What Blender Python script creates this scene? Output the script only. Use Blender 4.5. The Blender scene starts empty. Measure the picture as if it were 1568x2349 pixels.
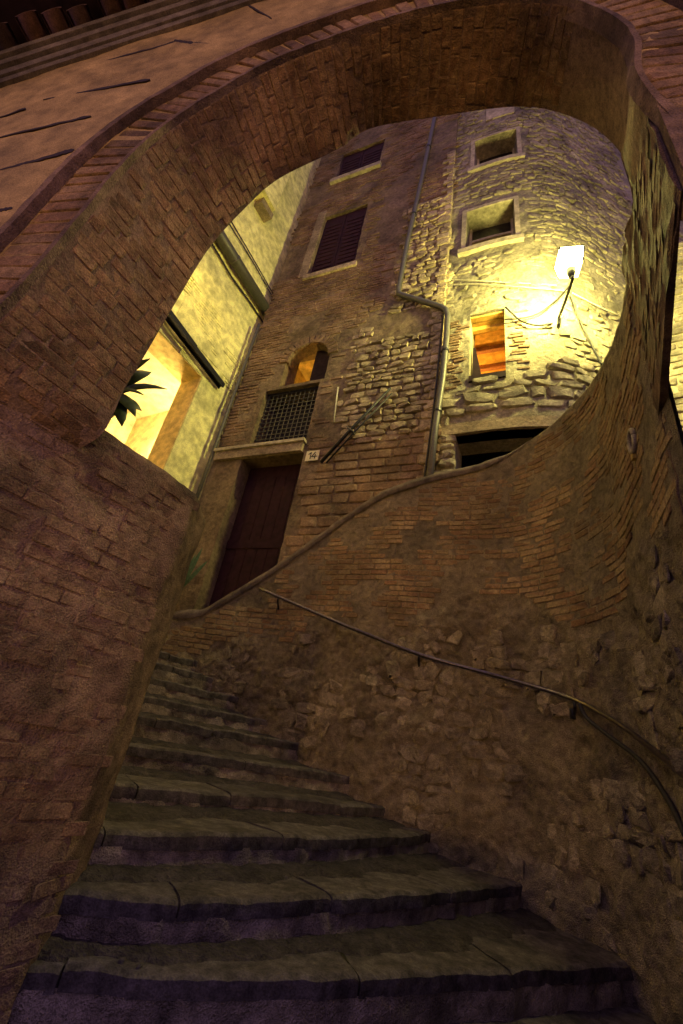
import bpy, math, random
from math import sin, cos, tan, radians, pi, hypot, atan2
from mathutils import Vector, Matrix, noise
random.seed(7)

# ------------------------------------------------------------------ camera
EZ = 1.45                                   # eye height above the lower street
PITCH, ROLL, FOC = radians(27.8), radians(10.1), 1005.0
PW, PH = 1568.0, 2349.0
FWD = Vector((0, cos(PITCH), sin(PITCH)))
UP0 = Vector((0, -sin(PITCH), cos(PITCH)))
RT = Vector((1, 0, 0)) * cos(ROLL) + UP0 * sin(ROLL)
UP = UP0 * cos(ROLL) - Vector((1, 0, 0)) * sin(ROLL)
scene = bpy.context.scene
cd = bpy.data.cameras.new('camera'); cam = bpy.data.objects.new('camera', cd)
scene.collection.objects.link(cam); scene.camera = cam
cd.sensor_fit = 'VERTICAL'; cd.sensor_height = 36.0; cd.lens = 36.0 * FOC / PH
cd.clip_start = 0.02; cd.clip_end = 400
M = Matrix((RT, UP, -FWD)).transposed().to_4x4(); M.translation = (0, 0, EZ)
cam.matrix_world = M

# ------------------------------------------------------------------ night sky and exposure
world = bpy.data.worlds.new('World'); scene.world = world; world.use_nodes = True
nt = world.node_tree; bg = nt.nodes['Background']
sky = nt.nodes.new('ShaderNodeTexSky'); sky.sky_type = 'NISHITA'; sky.sun_disc = False
sky.sun_elevation = radians(-4); sky.sun_rotation = radians(200)
mixn = nt.nodes.new('ShaderNodeMixRGB'); mixn.blend_type = 'MIX'; mixn.inputs[0].default_value = 0.9
mixn.inputs[2].default_value = (0.70, 0.45, 0.98, 1)
nt.links.new(sky.outputs[0], mixn.inputs[1]); nt.links.new(mixn.outputs[0], bg.inputs[0])
bg.inputs[1].default_value = 0.15
scene.view_settings.view_transform = 'Standard'; scene.view_settings.look = 'None'
scene.view_settings.exposure = 1.8; scene.view_settings.gamma = 1.0
scene.cycles.max_bounces = 5; scene.cycles.diffuse_bounces = 3; scene.cycles.glossy_bounces = 2
scene.cycles.use_denoising = True
scene.cycles.sample_clamp_indirect = 2.0

LAMP_MAIN = ((1.0, 0.88, 0.23), 225.0)
LAMP_STREET = ((1.0, 0.54, 0.15), 160.0)
LAMP_ALLEY = ((1.0, 0.72, 0.20), 220.0)
LAMP_PASSAGE = ((1.0, 0.76, 0.32), 170.0)
LAMP_ROOM = ((1.0, 0.60, 0.12), 90.0)

# ------------------------------------------------------------------ geometry helpers
C = scene.collection.objects
def ray(px, py):
    return FWD * FOC + RT * (px - PW / 2) + UP * (PH / 2 - py)
def pix(p):
    q = p - Vector((0, 0, EZ)); z = q.dot(FWD)
    if z < .05: return None
    return (PW / 2 + FOC * q.dot(RT) / z, PH / 2 - FOC * q.dot(UP) / z, z)
def P3(x, y, h): return Vector((x, y, h + EZ))
def polar(az, rho): return (rho * sin(radians(az)), rho * cos(radians(az)))
def at_rho(px, py, rho):
    r = ray(px, py); k = rho / hypot(r.x, r.y); return Vector((r.x * k, r.y * k, r.z * k + EZ))
AX = radians(35)
UD = Vector((sin(AX), cos(AX), 0)); VD = Vector((cos(AX), -sin(AX), 0))     # along / across the archway
def uv(u, v, h=0): return UD * u + VD * v + Vector((0, 0, h + EZ))

class Curve2:
    """a wall's plan line; s runs along it, n looks to the camera side"""
    def __init__(self, pts, n=12, smooth=True):
        P = [Vector((a, b)) for a, b in pts]
        if smooth:
            out = []
            for i in range(len(P) - 1):
                p0 = P[i - 1] if i else P[i] * 2 - P[i + 1]
                p3 = P[i + 2] if i + 2 < len(P) else P[i + 1] * 2 - P[i]
                p1, p2 = P[i], P[i + 1]
                for k in range(n):
                    t = k / n
                    out.append(.5 * ((2 * p1) + (p2 - p0) * t + (2 * p0 - 5 * p1 + 4 * p2 - p3) * t * t + (3 * p1 - p0 - 3 * p2 + p3) * t ** 3))
            out.append(P[-1]); P = out
        self.P = P; self.S = [0.0]
        for i in range(1, len(P)): self.S.append(self.S[-1] + (P[i] - P[i - 1]).length)
        self.L = self.S[-1]
    def __call__(self, s):
        S, P = self.S, self.P
        i = 0
        lo, hi = 0, len(S) - 2
        while lo < hi:
            m = (lo + hi + 1) // 2
            if S[m] <= s: lo = m
            else: hi = m - 1
        i = lo
        d = (P[i + 1] - P[i]); L = d.length or 1e-9; d = d / L
        p = P[i] + d * (s - S[i])
        n = Vector((d.y, -d.x))
        return p, d, n
    def hit(self, px, py):
        r = ray(px, py); best = None
        for i in range(len(self.P) - 1):
            p, q = self.P[i], self.P[i + 1]; d = q - p; L = d.length
            if L < 1e-9: continue
            d = d / L
            det = d.x * -r.y + r.x * d.y
            if abs(det) < 1e-9: continue
            s = (-p.x * -r.y - r.x * p.y) / det if False else None
            # p + s d = t r
            A = d.x * (-r.y) - (-r.x) * d.y
            s = (-p.x * -r.y - (-r.x) * -p.y) / A
            t = (d.x * -p.y - d.y * -p.x) / A
            lo = -9 if i == 0 else -1e-6; hi = L + 9 if i == len(self.P) - 2 else L + 1e-6
            if t > 0 and lo <= s <= hi:
                if best is None or t < best[2]: best = (self.S[i] + s, t * r.z, t)
        return best
def wall_surf(curve, side=1):
    def f(s, h, d=0):
        p, t, n = curve(s); n = n * side
        return Vector((p.x + n.x * d, p.y + n.y * d, h + EZ)), Vector((t.x, t.y, 0)), Vector((0, 0, 1)), Vector((n.x, n.y, 0))
    return f
def interp(tab, x):
    if x <= tab[0][0]: return tab[0][1]
    for (a, b), (c, d) in zip(tab, tab[1:]):
        if x <= c: return b + (d - b) * (x - a) / (c - a) if c > a else d
    return tab[-1][1]
def nz(p, sc=1.0, oct=4): return noise.fractal(Vector(p) * sc, 1.0, 2.0, oct)

class MB:
    def __init__(s): s.v = []; s.f = []
    def add(s, verts, faces):
        o = len(s.v); s.v += [tuple(v) for v in verts]; s.f += [tuple(i + o for i in f) for f in faces]
    def box(s, c, ex, ey, ez):
        c = Vector(c); V = [c + ex * a + ey * b + ez * d for d in (-1, 1) for b in (-1, 1) for a in (-1, 1)]
        s.add(V, [(0, 2, 3, 1), (4, 5, 7, 6), (0, 1, 5, 4), (2, 6, 7, 3), (0, 4, 6, 2), (1, 3, 7, 5)])
    def aabb(s, a, b):
        a, b = Vector(a), Vector(b); h = (b - a) / 2
        s.box((a + b) / 2, Vector((h.x, 0, 0)), Vector((0, h.y, 0)), Vector((0, 0, h.z)))
    def tube(s, pts, r, n=8, caps=True):
        pts = [Vector(p) for p in pts]; rs = r if isinstance(r, (list, tuple)) else [r] * len(pts)
        o = len(s.v); prev = None
        for i, p in enumerate(pts):
            t = (pts[min(i + 1, len(pts) - 1)] - pts[max(i - 1, 0)]).normalized()
            if prev is None:
                a = Vector((0, 0, 1)) if abs(t.z) < .9 else Vector((1, 0, 0)); x = t.cross(a).normalized()
            else: x = (prev - t * prev.dot(t)).normalized()
            prev = x; y = t.cross(x)
            for k in range(n):
                a = 2 * pi * k / n; s.v.append(tuple(p + (x * cos(a) + y * sin(a)) * rs[i]))
        for i in range(len(pts) - 1):
            for k in range(n):
                a = o + i * n + k; b = o + i * n + (k + 1) % n; s.f.append((a, b, b + n, a + n))
        if caps:
            s.f.append(tuple(o + k for k in reversed(range(n)))); e = o + (len(pts) - 1) * n; s.f.append(tuple(e + k for k in range(n)))
    def build(s, name, mat, parent=None, smooth=False):
        me = bpy.data.meshes.new(name); me.from_pydata(s.v, [], s.f); me.update()
        if smooth:
            me.polygons.foreach_set('use_smooth', [True] * len(me.polygons))
            if smooth != True: me.set_sharp_from_angle(angle=radians(smooth))
        me.materials.append(mat)
        o = bpy.data.objects.new(name, me); C.link(o)
        if parent: adopt(o, parent)
        return o
def adopt(o, parent):
    o.parent = parent
    loc = parent.get('_loc')
    if loc: o.matrix_parent_inverse = Matrix.Translation(-Vector(loc))
def thing(name, label, cat, loc, group=None):
    o = bpy.data.objects.new(name, None); o.location = loc; o['_loc'] = tuple(loc); C.link(o)
    o['label'] = label; o['category'] = cat
    if group: o['group'] = group
    return o
def tag(o, label, cat, group=None):
    o['label'] = label; o['category'] = cat
    if group: o['group'] = group
    return o
def spline(pts, n=8):
    P = [Vector(p) for p in pts]; out = []
    for i in range(len(P) - 1):
        p0 = P[i - 1] if i else P[i] * 2 - P[i + 1]; p3 = P[i + 2] if i + 2 < len(P) else P[i + 1] * 2 - P[i]
        p1, p2 = P[i], P[i + 1]
        for k in range(n):
            t = k / n
            out.append(.5 * ((2 * p1) + (p2 - p0) * t + (2 * p0 - 5 * p1 + 4 * p2 - p3) * t * t + (3 * p1 - p0 - 3 * p2 + p3) * t ** 3))
    out.append(P[-1]); return out

# ------------------------------------------------------------------ materials
def mat_base(name):
    m = bpy.data.materials.new(name); m.use_nodes = True
    t = m.node_tree; b = t.nodes['Principled BSDF']; return m, t, b
def mat_stone(name, cols, rough=.85, bump=.4, scale=18.0, fine=130.0, dist=.02, spec=.25, blotch=1.6, blotch_amt=.5, big=None):
    """masonry: each piece its own tone, mottled, rough"""
    m, t, b = mat_base(name); N = t.nodes.new; L = t.links.new
    geo = N('ShaderNodeNewGeometry'); oi = N('ShaderNodeObjectInfo')
    ad = N('ShaderNodeMath'); ad.operation = 'ADD'; L(geo.outputs['Random Per Island'], ad.inputs[0]); L(oi.outputs['Random'], ad.inputs[1])
    fr = N('ShaderNodeMath'); fr.operation = 'FRACT'; L(ad.outputs[0], fr.inputs[0])
    rp = N('ShaderNodeValToRGB'); L(fr.outputs[0], rp.inputs[0]); rp.color_ramp.interpolation = 'LINEAR'
    e = rp.color_ramp.elements
    while len(e) < len(cols): e.new(.5)
    for i, c in enumerate(cols): e[i].position = i / max(1, len(cols) - 1); e[i].color = (*c, 1)
    n1 = N('ShaderNodeTexNoise'); n1.inputs['Scale'].default_value = scale; n1.inputs['Detail'].default_value = 3; L(geo.outputs['Position'], n1.inputs['Vector'])
    n2 = N('ShaderNodeTexNoise'); n2.inputs['Scale'].default_value = blotch; n2.inputs['Detail'].default_value = 3; n2.inputs['Roughness'].default_value = .65; L(geo.outputs['Position'], n2.inputs['Vector'])
    n3 = N('ShaderNodeTexNoise'); n3.inputs['Scale'].default_value = fine; n3.inputs['Detail'].default_value = 2; L(geo.outputs['Position'], n3.inputs['Vector'])
    r1 = N('ShaderNodeMapRange'); r1.inputs['From Min'].default_value = .3; r1.inputs['From Max'].default_value = .7; r1.inputs['To Min'].default_value = .7; r1.inputs['To Max'].default_value = 1.3; L(n1.outputs['Fac'], r1.inputs['Value'])
    r2 = N('ShaderNodeMapRange'); r2.inputs['From Min'].default_value = .32; r2.inputs['From Max'].default_value = .68; r2.inputs['To Min'].default_value = 1 - blotch_amt; r2.inputs['To Max'].default_value = 1 + blotch_amt * .7; L(n2.outputs['Fac'], r2.inputs['Value'])
    mu0 = N('ShaderNodeMath'); mu0.operation = 'MULTIPLY'; L(r1.outputs[0], mu0.inputs[0]); L(r2.outputs[0], mu0.inputs[1])
    r3 = N('ShaderNodeMapRange'); r3.inputs['From Min'].default_value = .3; r3.inputs['From Max'].default_value = .7; r3.inputs['To Min'].default_value = .68; r3.inputs['To Max'].default_value = 1.32; L(n3.outputs['Fac'], r3.inputs['Value'])
    mu = N('ShaderNodeMath'); mu.operation = 'MULTIPLY'; L(mu0.outputs[0], mu.inputs[0]); L(r3.outputs[0], mu.inputs[1])
    vm = N('ShaderNodeVectorMath'); vm.operation = 'SCALE'; L(rp.outputs[0], vm.inputs[0]); L(mu.outputs[0], vm.inputs['Scale'])
    L(vm.outputs[0], b.inputs['Base Color'])
    b.inputs['Roughness'].default_value = rough; b.inputs['Specular IOR Level'].default_value = spec
    hm = N('ShaderNodeMath'); hm.operation = 'MULTIPLY_ADD'; L(n3.outputs['Fac'], hm.inputs[0]); hm.inputs[1].default_value = .45; L(n1.outputs['Fac'], hm.inputs[2])
    bp = N('ShaderNodeBump'); bp.inputs['Strength'].default_value = bump; bp.inputs['Distance'].default_value = dist; L(hm.outputs[0], bp.inputs['Height']); L(bp.outputs[0], b.inputs['Normal'])
    return m
def mat_plain(name, col, rough=.6, metal=0.0, spec=.4, nscale=30.0, amt=.25, bump=.15):
    m, t, b = mat_base(name); N = t.nodes.new; L = t.links.new
    geo = N('ShaderNodeNewGeometry')
    n1 = N('ShaderNodeTexNoise'); n1.inputs['Scale'].default_value = nscale; n1.inputs['Detail'].default_value = 5; L(geo.outputs['Position'], n1.inputs['Vector'])
    r1 = N('ShaderNodeMapRange'); r1.inputs['From Min'].default_value = .3; r1.inputs['From Max'].default_value = .7; r1.inputs['To Min'].default_value = 1 - amt; r1.inputs['To Max'].default_value = 1 + amt; L(n1.outputs['Fac'], r1.inputs['Value'])
    vm = N('ShaderNodeVectorMath'); vm.operation = 'SCALE'; vm.inputs[0].default_value = col; L(r1.outputs[0], vm.inputs['Scale']); L(vm.outputs[0], b.inputs['Base Color'])
    b.inputs['Roughness'].default_value = rough; b.inputs['Metallic'].default_value = metal; b.inputs['Specular IOR Level'].default_value = spec
    bp = N('ShaderNodeBump'); bp.inputs['Strength'].default_value = bump; bp.inputs['Distance'].default_value = .01; L(n1.outputs['Fac'], bp.inputs['Height']); L(bp.outputs[0], b.inputs['Normal'])
    return m
def mat_emit(name, col, strength):
    m, t, b = mat_base(name)
    b.inputs['Base Color'].default_value = (.8, .8, .75, 1); b.inputs['Emission Color'].default_value = (*col, 1); b.inputs['Emission Strength'].default_value = strength
    return m
MT = dict(
    vault_brick=mat_stone('vault brick', [(.19, .105, .052), (.23, .14, .068), (.26, .17, .085), (.21, .12, .06)], scale=25, bump=.7, blotch=2.5, blotch_amt=.6),
    vault_mortar=mat_stone('vault mortar', [(.20, .13, .08)] * 2, scale=30, bump=.6),
    pier_brick=mat_stone('pier brick', [(.165, .098, .06), (.20, .13, .073), (.22, .15, .09), (.15, .085, .055)], scale=22, bump=.7, blotch=2.4, blotch_amt=.65),
    pier_mortar=mat_stone('pier mortar', [(.19, .125, .08)] * 2, scale=14, bump=.8, dist=.03, blotch=2.4, blotch_amt=.6),
    plaster=mat_stone('spandrel plaster', [(.36, .25, .10)] * 2, scale=9, bump=.35, blotch_amt=.35),
    wall_brick=mat_stone('wall brick', [(.25, .16, .08), (.29, .20, .10), (.32, .25, .13), (.27, .19, .10), (.24, .14, .07)], scale=30, bump=.6),
    rubble=mat_stone('rubble', [(.20, .17, .11), (.27, .23, .15), (.34, .29, .19), (.22, .18, .11)], scale=24, bump=.8, dist=.03),
    render_coat=mat_stone('rough lime render', [(.27, .225, .14)] * 2, scale=16, bump=1.0, dist=.05, blotch=2.2, blotch_amt=.35),
    coping=mat_stone('coping mortar', [(.16, .13, .10)] * 2, scale=14, bump=.6),
    lamp_stone=mat_stone('lamp wall stone', [(.25, .22, .16), (.31, .27, .20), (.22, .19, .14), (.35, .31, .23)], scale=20, bump=.7),
    lamp_mortar=mat_stone('lamp wall mortar', [(.28, .25, .18)] * 2, scale=18, bump=.8, dist=.03),
    house_stone=mat_stone('house stone', [(.22, .17, .11), (.32, .26, .17), (.42, .34, .23), (.26, .20, .13)], scale=20, bump=.7),
    house_brick=mat_stone('house brick', [(.17, .105, .065), (.22, .15, .095), (.19, .12, .075), (.25, .18, .12)], scale=26, bump=.5),
    house_mortar=mat_stone('house mortar', [(.19, .14, .09)] * 2, scale=16, bump=.8, dist=.03),
    trim=mat_stone('window trim', [(.42, .37, .27)] * 2, scale=12, bump=.25, blotch_amt=.3),
    yellow=mat_stone('yellow plaster', [(.80, .76, .34)] * 2, scale=7, bump=.5, dist=.02, blotch=1.2, blotch_amt=.25),
    ochre=mat_stone('ochre plaster', [(.60, .45, .18)] * 2, scale=8, bump=.4, blotch_amt=.2),
    cream=mat_stone('cream plaster', [(.75, .65, .40)] * 2, scale=6, bump=.3, blotch_amt=.12),
    step=mat_stone('darkened step stone', [(.072, .061, .059), (.093, .08, .076), (.08, .069, .066)], scale=20, bump=.6, dist=.02, fine=110, blotch=5, blotch_amt=.5),  # treads: same stone as the risers, darkened to offset the lantern light
    riser=mat_stone('lightened step riser', [(.27, .225, .185)] * 2, scale=14, bump=1.0, dist=.04, blotch=4, blotch_amt=.6),  # risers: same stone as the treads, lightened to make up for shade
    dirt=mat_stone('dirt and shade', [(.055, .046, .042)] * 2, scale=30, bump=1.0, dist=.03, fine=90, blotch=7, blotch_amt=.5),  # dark tone stands for dirt and for shade at the tread backs
    ground=mat_stone('street paving', [(.12, .10, .09)] * 2, scale=10, bump=.5),
    wood=mat_plain('dark wood', (.022, .012, .016), .8, spec=.1, amt=.4, nscale=12),
    redwood=mat_plain('dark red paint', (.03, .009, .015), .7, spec=.15, amt=.35, nscale=10),
    orange=mat_stone('orange paint boards', [(.60, .36, .08), (.66, .40, .10), (.54, .30, .07)], scale=9, bump=.25, blotch_amt=.3),
    iron=mat_plain('iron', (.03, .03, .035), .45, .6),
    zinc=mat_plain('zinc pipe', (.10, .095, .085), .5, .3, amt=.2),
    cable=mat_plain('black cable', (.02, .018, .018), .55),
    palecable=mat_plain('pale cable', (.45, .42, .33), .6),
    glass=mat_plain('dark pane', (.012, .010, .016), .12, 0, .5, bump=.02),
    darkroom=mat_plain('unlit room', (.012, .009, .014), .9),
    plate=mat_plain('enamel plate', (.72, .66, .42), .35, amt=.06, bump=.02),
    digit=mat_plain('black enamel', (.02, .02, .02), .4),
    leaf=mat_plain('leaf', (.035, .06, .02), .45, amt=.4),
    paleleaf=mat_plain('pale leaf', (.05, .10, .04), .4, amt=.3),
    clay=mat_plain('clay pot', (.30, .13, .07), .8),
    steel=mat_plain('worn steel rail', (.16, .14, .13), .28, .9, amt=.3),
    crack=mat_plain('dark crack', (.03, .018, .02), .9),
    tile=mat_stone('roof tile', [(.11, .055, .045), (.15, .075, .055), (.085, .05, .05)], scale=20, bump=.4),
    greenhose=mat_plain('pale green hose', (.25, .45, .30), .4),
    yellow_highlight=mat_plain('yellow highlight', (.55, .42, .10), .4, .3),
)

# ------------------------------------------------------------------ masonry
def stone_mesh(seed, cut, inset, jit, name):
    R = random.Random(seed)
    o = []
    for (cx, cy) in ((-.5, -.5), (.5, -.5), (.5, .5), (-.5, .5)):
        a = cut * R.uniform(.6, 1.3); b = cut * R.uniform(.6, 1.3)
        sx, sy = (1 if cx < 0 else -1), (1 if cy < 0 else -1)
        p, q = (cx, cy + sy * b), (cx + sx * a, cy)
        o += [p, q] if cx * cy > 0 else [q, p]
    j = lambda k: R.uniform(-k, k)
    v = []
    base = [(x + j(jit), y + j(jit)) for x, y in o]
    v += [(x * .98, y * .98, -1.0) for x, y in base]
    v += [(x, y, .45 + j(jit * 2)) for x, y in base]
    v += [(x * inset + j(jit), y * inset + j(jit), .9 + j(jit * 3)) for x, y in base]
    v.append((j(jit), j(jit), 1.0 + j(jit * 2)))
    f = []
    for r in (0, 8):
        for k in range(8):
            a, b = r + k, r + (k + 1) % 8; f.append((a, b, b + 8, a + 8))
    for k in range(8): f.append((16 + k, 16 + (k + 1) % 8, 24))
    return v, f
STONE = {}
for kind, n, cut, inset, jit in (('rubble', 16, .24, .70, .085), ('rough', 16, .20, .74, .13), ('flat', 16, .20, .84, .085), ('brick', 8, .05, .88, .018), ('block', 8, .10, .84, .03)):
    STONE[kind] = []
    for i in range(n):
        v, f = stone_mesh(i * 17 + len(kind), cut, inset, jit, kind)
        STONE[kind].append((v, f))
MESHES = {}
def stone_data(kind, i, mat, nm):
    key = (kind, i, mat.name)
    if key not in MESHES:
        v, f = STONE[kind][i]; me = bpy.data.meshes.new(nm); me.from_pydata(v, [], f); me.update()
        me.polygons.foreach_set('use_smooth', [kind != 'brick'] * len(me.polygons)); me.set_sharp_from_angle(angle=radians(38)); me.materials.append(mat); MESHES[key] = me
    return MESHES[key]
def in_poly(p, poly):
    c = False; n = len(poly)
    for i in range(n):
        (x1, y1), (x2, y2) = poly[i], poly[i - 1]
        if (y1 > p[1]) != (y2 > p[1]) and p[0] < (x2 - x1) * (p[1] - y1) / (y2 - y1) + x1: c = not c
    return c
class Lay:
    """collects the pieces of one wall; the 300 that show largest become parts, the rest one part"""
    def __init__(s, parent, name, view=None): s.p = parent; s.name = name; s.items = []; s.view = view
    def put(s, c, es, eh, n, L, H, D, kind, mat):
        s.items.append((c, es, eh, n, L, H, D, kind, random.randrange(len(STONE[kind])), mat))
    def rows(s, surf, s0, s1, h0, h1, rowh, length, prot, kind, mat, skip=None, gap=.012, tilt=1.5, wob=.0, hfun=None):
        h = h0
        while h < h1:
            rh = random.uniform(*rowh); a = s0 - random.uniform(0, length[1])
            while a < s1:
                L = random.uniform(*length); m = a + L / 2; hm = h + rh / 2
                hh = hm + (nz((m * 1.3, hm * .7, 3.1), 1.0, 2) * wob if wob else 0)
                ok = s0 - .02 <= m <= s1 + .02
                if ok and skip:
                    ok = not any(skip(q, g) for q in (m - L * .42, m, m + L * .42) for g in (hh - rh * .42, hh + rh * .42))
                if ok:
                    r = surf(m, hh); p, es, eh, n = r[:4]
                    t = radians(random.gauss(0, tilt)); e1 = es * cos(t) + eh * sin(t); e2 = eh * cos(t) - es * sin(t)
                    k = radians(random.gauss(0, tilt * 1.2)); n2 = (n + e1 * sin(k)).normalized(); e1 = (e1 - n2 * e1.dot(n2)).normalized(); e2 = n2.cross(e1)
                    s.put(p, e1, e2, n2, max(.02, L - gap), max(.015, rh - gap) * random.uniform(.88, 1.0), random.uniform(*prot), kind, mat)
                a += L
            h += rh
    def finish(s, rest_name, limit=300):
        sc = []
        for k, it in enumerate(s.items):
            q = pix(it[0]); a = 0
            if q and -20 < q[0] < PW + 20 and -20 < q[1] < PH + 20 and (s.view is None or in_poly(q, s.view)):
                w = it[0] - Vector((0, 0, EZ)); a = it[4] * it[5] * max(.02, abs(w.normalized().dot(it[3]))) / (w.length ** 2)
            sc.append((a, k))
        sc.sort(reverse=True)
        chosen = {k for a, k in sc[:limit] if a > 0}
        V = {}; 
        for k, (c, es, eh, n, L, H, D, kind, vi, mat) in enumerate(s.items):
            if k in chosen:
                me = stone_data(kind, vi, mat, s.name); o = bpy.data.objects.new(s.name, me)
                m = Matrix((es * L, eh * H, n * D)).transposed().to_4x4(); m.translation = c
                C.link(o); o.parent = s.p; loc = s.p.get('_loc', (0, 0, 0)); o.matrix_basis = Matrix.Translation(-Vector(loc)) @ m
            else:
                b = V.setdefault(mat.name, (MB(), mat, kind))[0]; v, f = STONE[kind][vi]
                b.add([c + es * (x * L) + eh * (y * H) + n * (z * D) for x, y, z in v], f)
        for nm, (b, mat, kind) in V.items():
            o = b.build(rest_name, mat, s.p, smooth=(38 if kind != 'brick' else False)); o['kind'] = 'stuff'
def wall_core(name, surf, s0, s1, h0, h1, openings, depth, mat, parent, ds=.5, dh=.8, disp=0.0, dscale=6.0, rdepth=None):
    S = {s0, s1}; H = {h0, h1}
    for o in openings: S |= {o[0], o[1]}; H |= {o[2], o[3]}
    def fill(X, d):
        X = sorted(X); out = []
        for a, b in zip(X, X[1:]):
            n = max(1, int(math.ceil((b - a) / d))); out += [a + (b - a) * i / n for i in range(n)]
        return out + [X[-1]]
    S, H = fill(S, ds), fill(H, dh)
    b = MB(); idx = {}
    def vert(i, j, back):
        key = (i, j, back)
        if key not in idx:
            p, es, eh, n = surf(S[i], H[j])
            d = -depth if back else (disp * nz(p, dscale, 3) if disp else 0)
            idx[key] = len(b.v); b.v.append(tuple(p + n * d))
        return idx[key]
    ins = lambda x, y: any(o[0] < x < o[1] and o[2] < y < o[3] for o in openings)
    nS, nH = len(S) - 1, len(H) - 1
    solid = [[not ins((S[i] + S[i + 1]) / 2, (H[j] + H[j + 1]) / 2) for j in range(nH)] for i in range(nS)]
    g = lambda i, j: 0 <= i < nS and 0 <= j < nH and solid[i][j]
    for i in range(nS):
        for j in range(nH):
            if not solid[i][j]: continue
            F = [vert(i, j, 0), vert(i + 1, j, 0), vert(i + 1, j + 1, 0), vert(i, j + 1, 0)]
            K = [vert(i, j, 1), vert(i + 1, j, 1), vert(i + 1, j + 1, 1), vert(i, j + 1, 1)]
            b.f.append(tuple(F)); b.f.append(tuple(reversed(K)))
            if not g(i, j - 1): b.f.append((F[1], F[0], K[0], K[1]))
            if not g(i + 1, j): b.f.append((F[2], F[1], K[1], K[2]))
            if not g(i, j + 1): b.f.append((F[3], F[2], K[2], K[3]))
            if not g(i - 1, j): b.f.append((F[0], F[3], K[3], K[0]))
    return b.build(name, mat, parent)
def slab(name, surf, s0, s1, h0, h1, d0, d1, mat, parent, n=1):
    b = MB(); V = []
    for i in range(n + 1):
        s = s0 + (s1 - s0) * i / n
        for h in (h0, h1):
            for d in (d0, d1):
                p, es, eh, nn = surf(s, h); V.append(p + nn * d)
    F = []
    for i in range(n):
        a = i * 4; c = a + 4
        F += [(a + 1, c + 1, c + 3, a + 3), (a, a + 2, c + 2, c), (a + 2, a + 3, c + 3, c + 2), (a, c, c + 1, a + 1)]
    F += [(0, 1, 3, 2), (n * 4, n * 4 + 2, n * 4 + 3, n * 4 + 1)]
    b.add(V, F); return b.build(name, mat, parent)

# ------------------------------------------------------------------ lower street, landing
def structure(o): o['kind'] = 'structure'; return o
b = MB(); b.add([(-60, -60, -.02), (60, -60, -.02), (60, 60, -.02), (-60, 60, -.02)], [(0, 1, 2, 3)])
structure(b.build('ground', MT['ground']))

# ------------------------------------------------------------------ stairs
SC = 1.06
FP0 = Vector((-1.445, 1.232)) * SC; FPD = Vector((2.294, -.544)).normalized()
VJ = -2.0
NOSE = [  # pixel trail of each nosing, its height (or distances)
    (-1.06, [(-19.7, 2.20), (-6.8, 2.16), (7.7, 2.38), (20, 2.85), (33, 3.7)]),
    (-.88, [(-19.72, -.3613), (-6.75, -.3633), (7.73, -.3317), (20.21, -.2785), (32.86, -.2121)]),
    (-.70, [(-17.31, -.2725), (-8.45, -.2701), (6.82, -.2306), (17.45, -.1873), (24.7, -.1504)]),
    (-.53, [(-17.44, -.1871), (-6.84, -.1734), (6.05, -.1445), (15.96, -.1102)]),
    (-.41, [(-18.02, -.1216), (-14.58, -.1197), (-3.18, -.1056), (5.6, -.0951), (8.73, -.0891)]),
    (-.235, [(-18.07, -.0575), (-8.8, -.0543), (3.02, -.0497)]),
    (-.037, [(-18.57, 4.5), (-9.65, 4.75), (-1.6, 5.1)]),
    (.137, [(-18.43, 4.85), (-12.11, 5.1), (-5.6, 5.32)]),
    (.315, [(-18.45, 5.1), (-14.64, 5.25), (-9.65, 5.5)]),
    (.485, [(-18.26, 5.38), (-13.43, 5.62)]),
    (.64, [(-18.2, 5.68), (-15.5, 5.8)]),
]
stairs = thing('stairs', 'worn dark stone steps curving up to the left below the arch', 'stairs', (0.5, 3.0, 0))
stairs['kind'] = 'structure'
lines = []
for h, pts in NOSE:
    L = []
    for az, q in pts:
        rho = q if q > 0 else h / q
        L.append(Vector((*polar(az, rho), 0)))
    d0 = (L[0] - L[1]).normalized(); d1 = (L[-1] - L[-2]).normalized()
    L = [L[0] + d0 * .8] + L + [L[-1] + d1 * .35]
    lines.append((h, spline(L, 10)))
def resamp(P, n):
    S = [0]
    for i in range(1, len(P)): S.append(S[-1] + (P[i] - P[i - 1]).length)
    out = []; k = 0
    for i in range(n):
        t = S[-1] * i / (n - 1)
        while k < len(S) - 2 and S[k + 1] < t: k += 1
        out.append(P[k].lerp(P[k + 1], (t - S[k]) / max(1e-9, S[k + 1] - S[k])))
    return out
NS = 150
lines = [(h, resamp(P, NS)) for h, P in lines]
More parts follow.
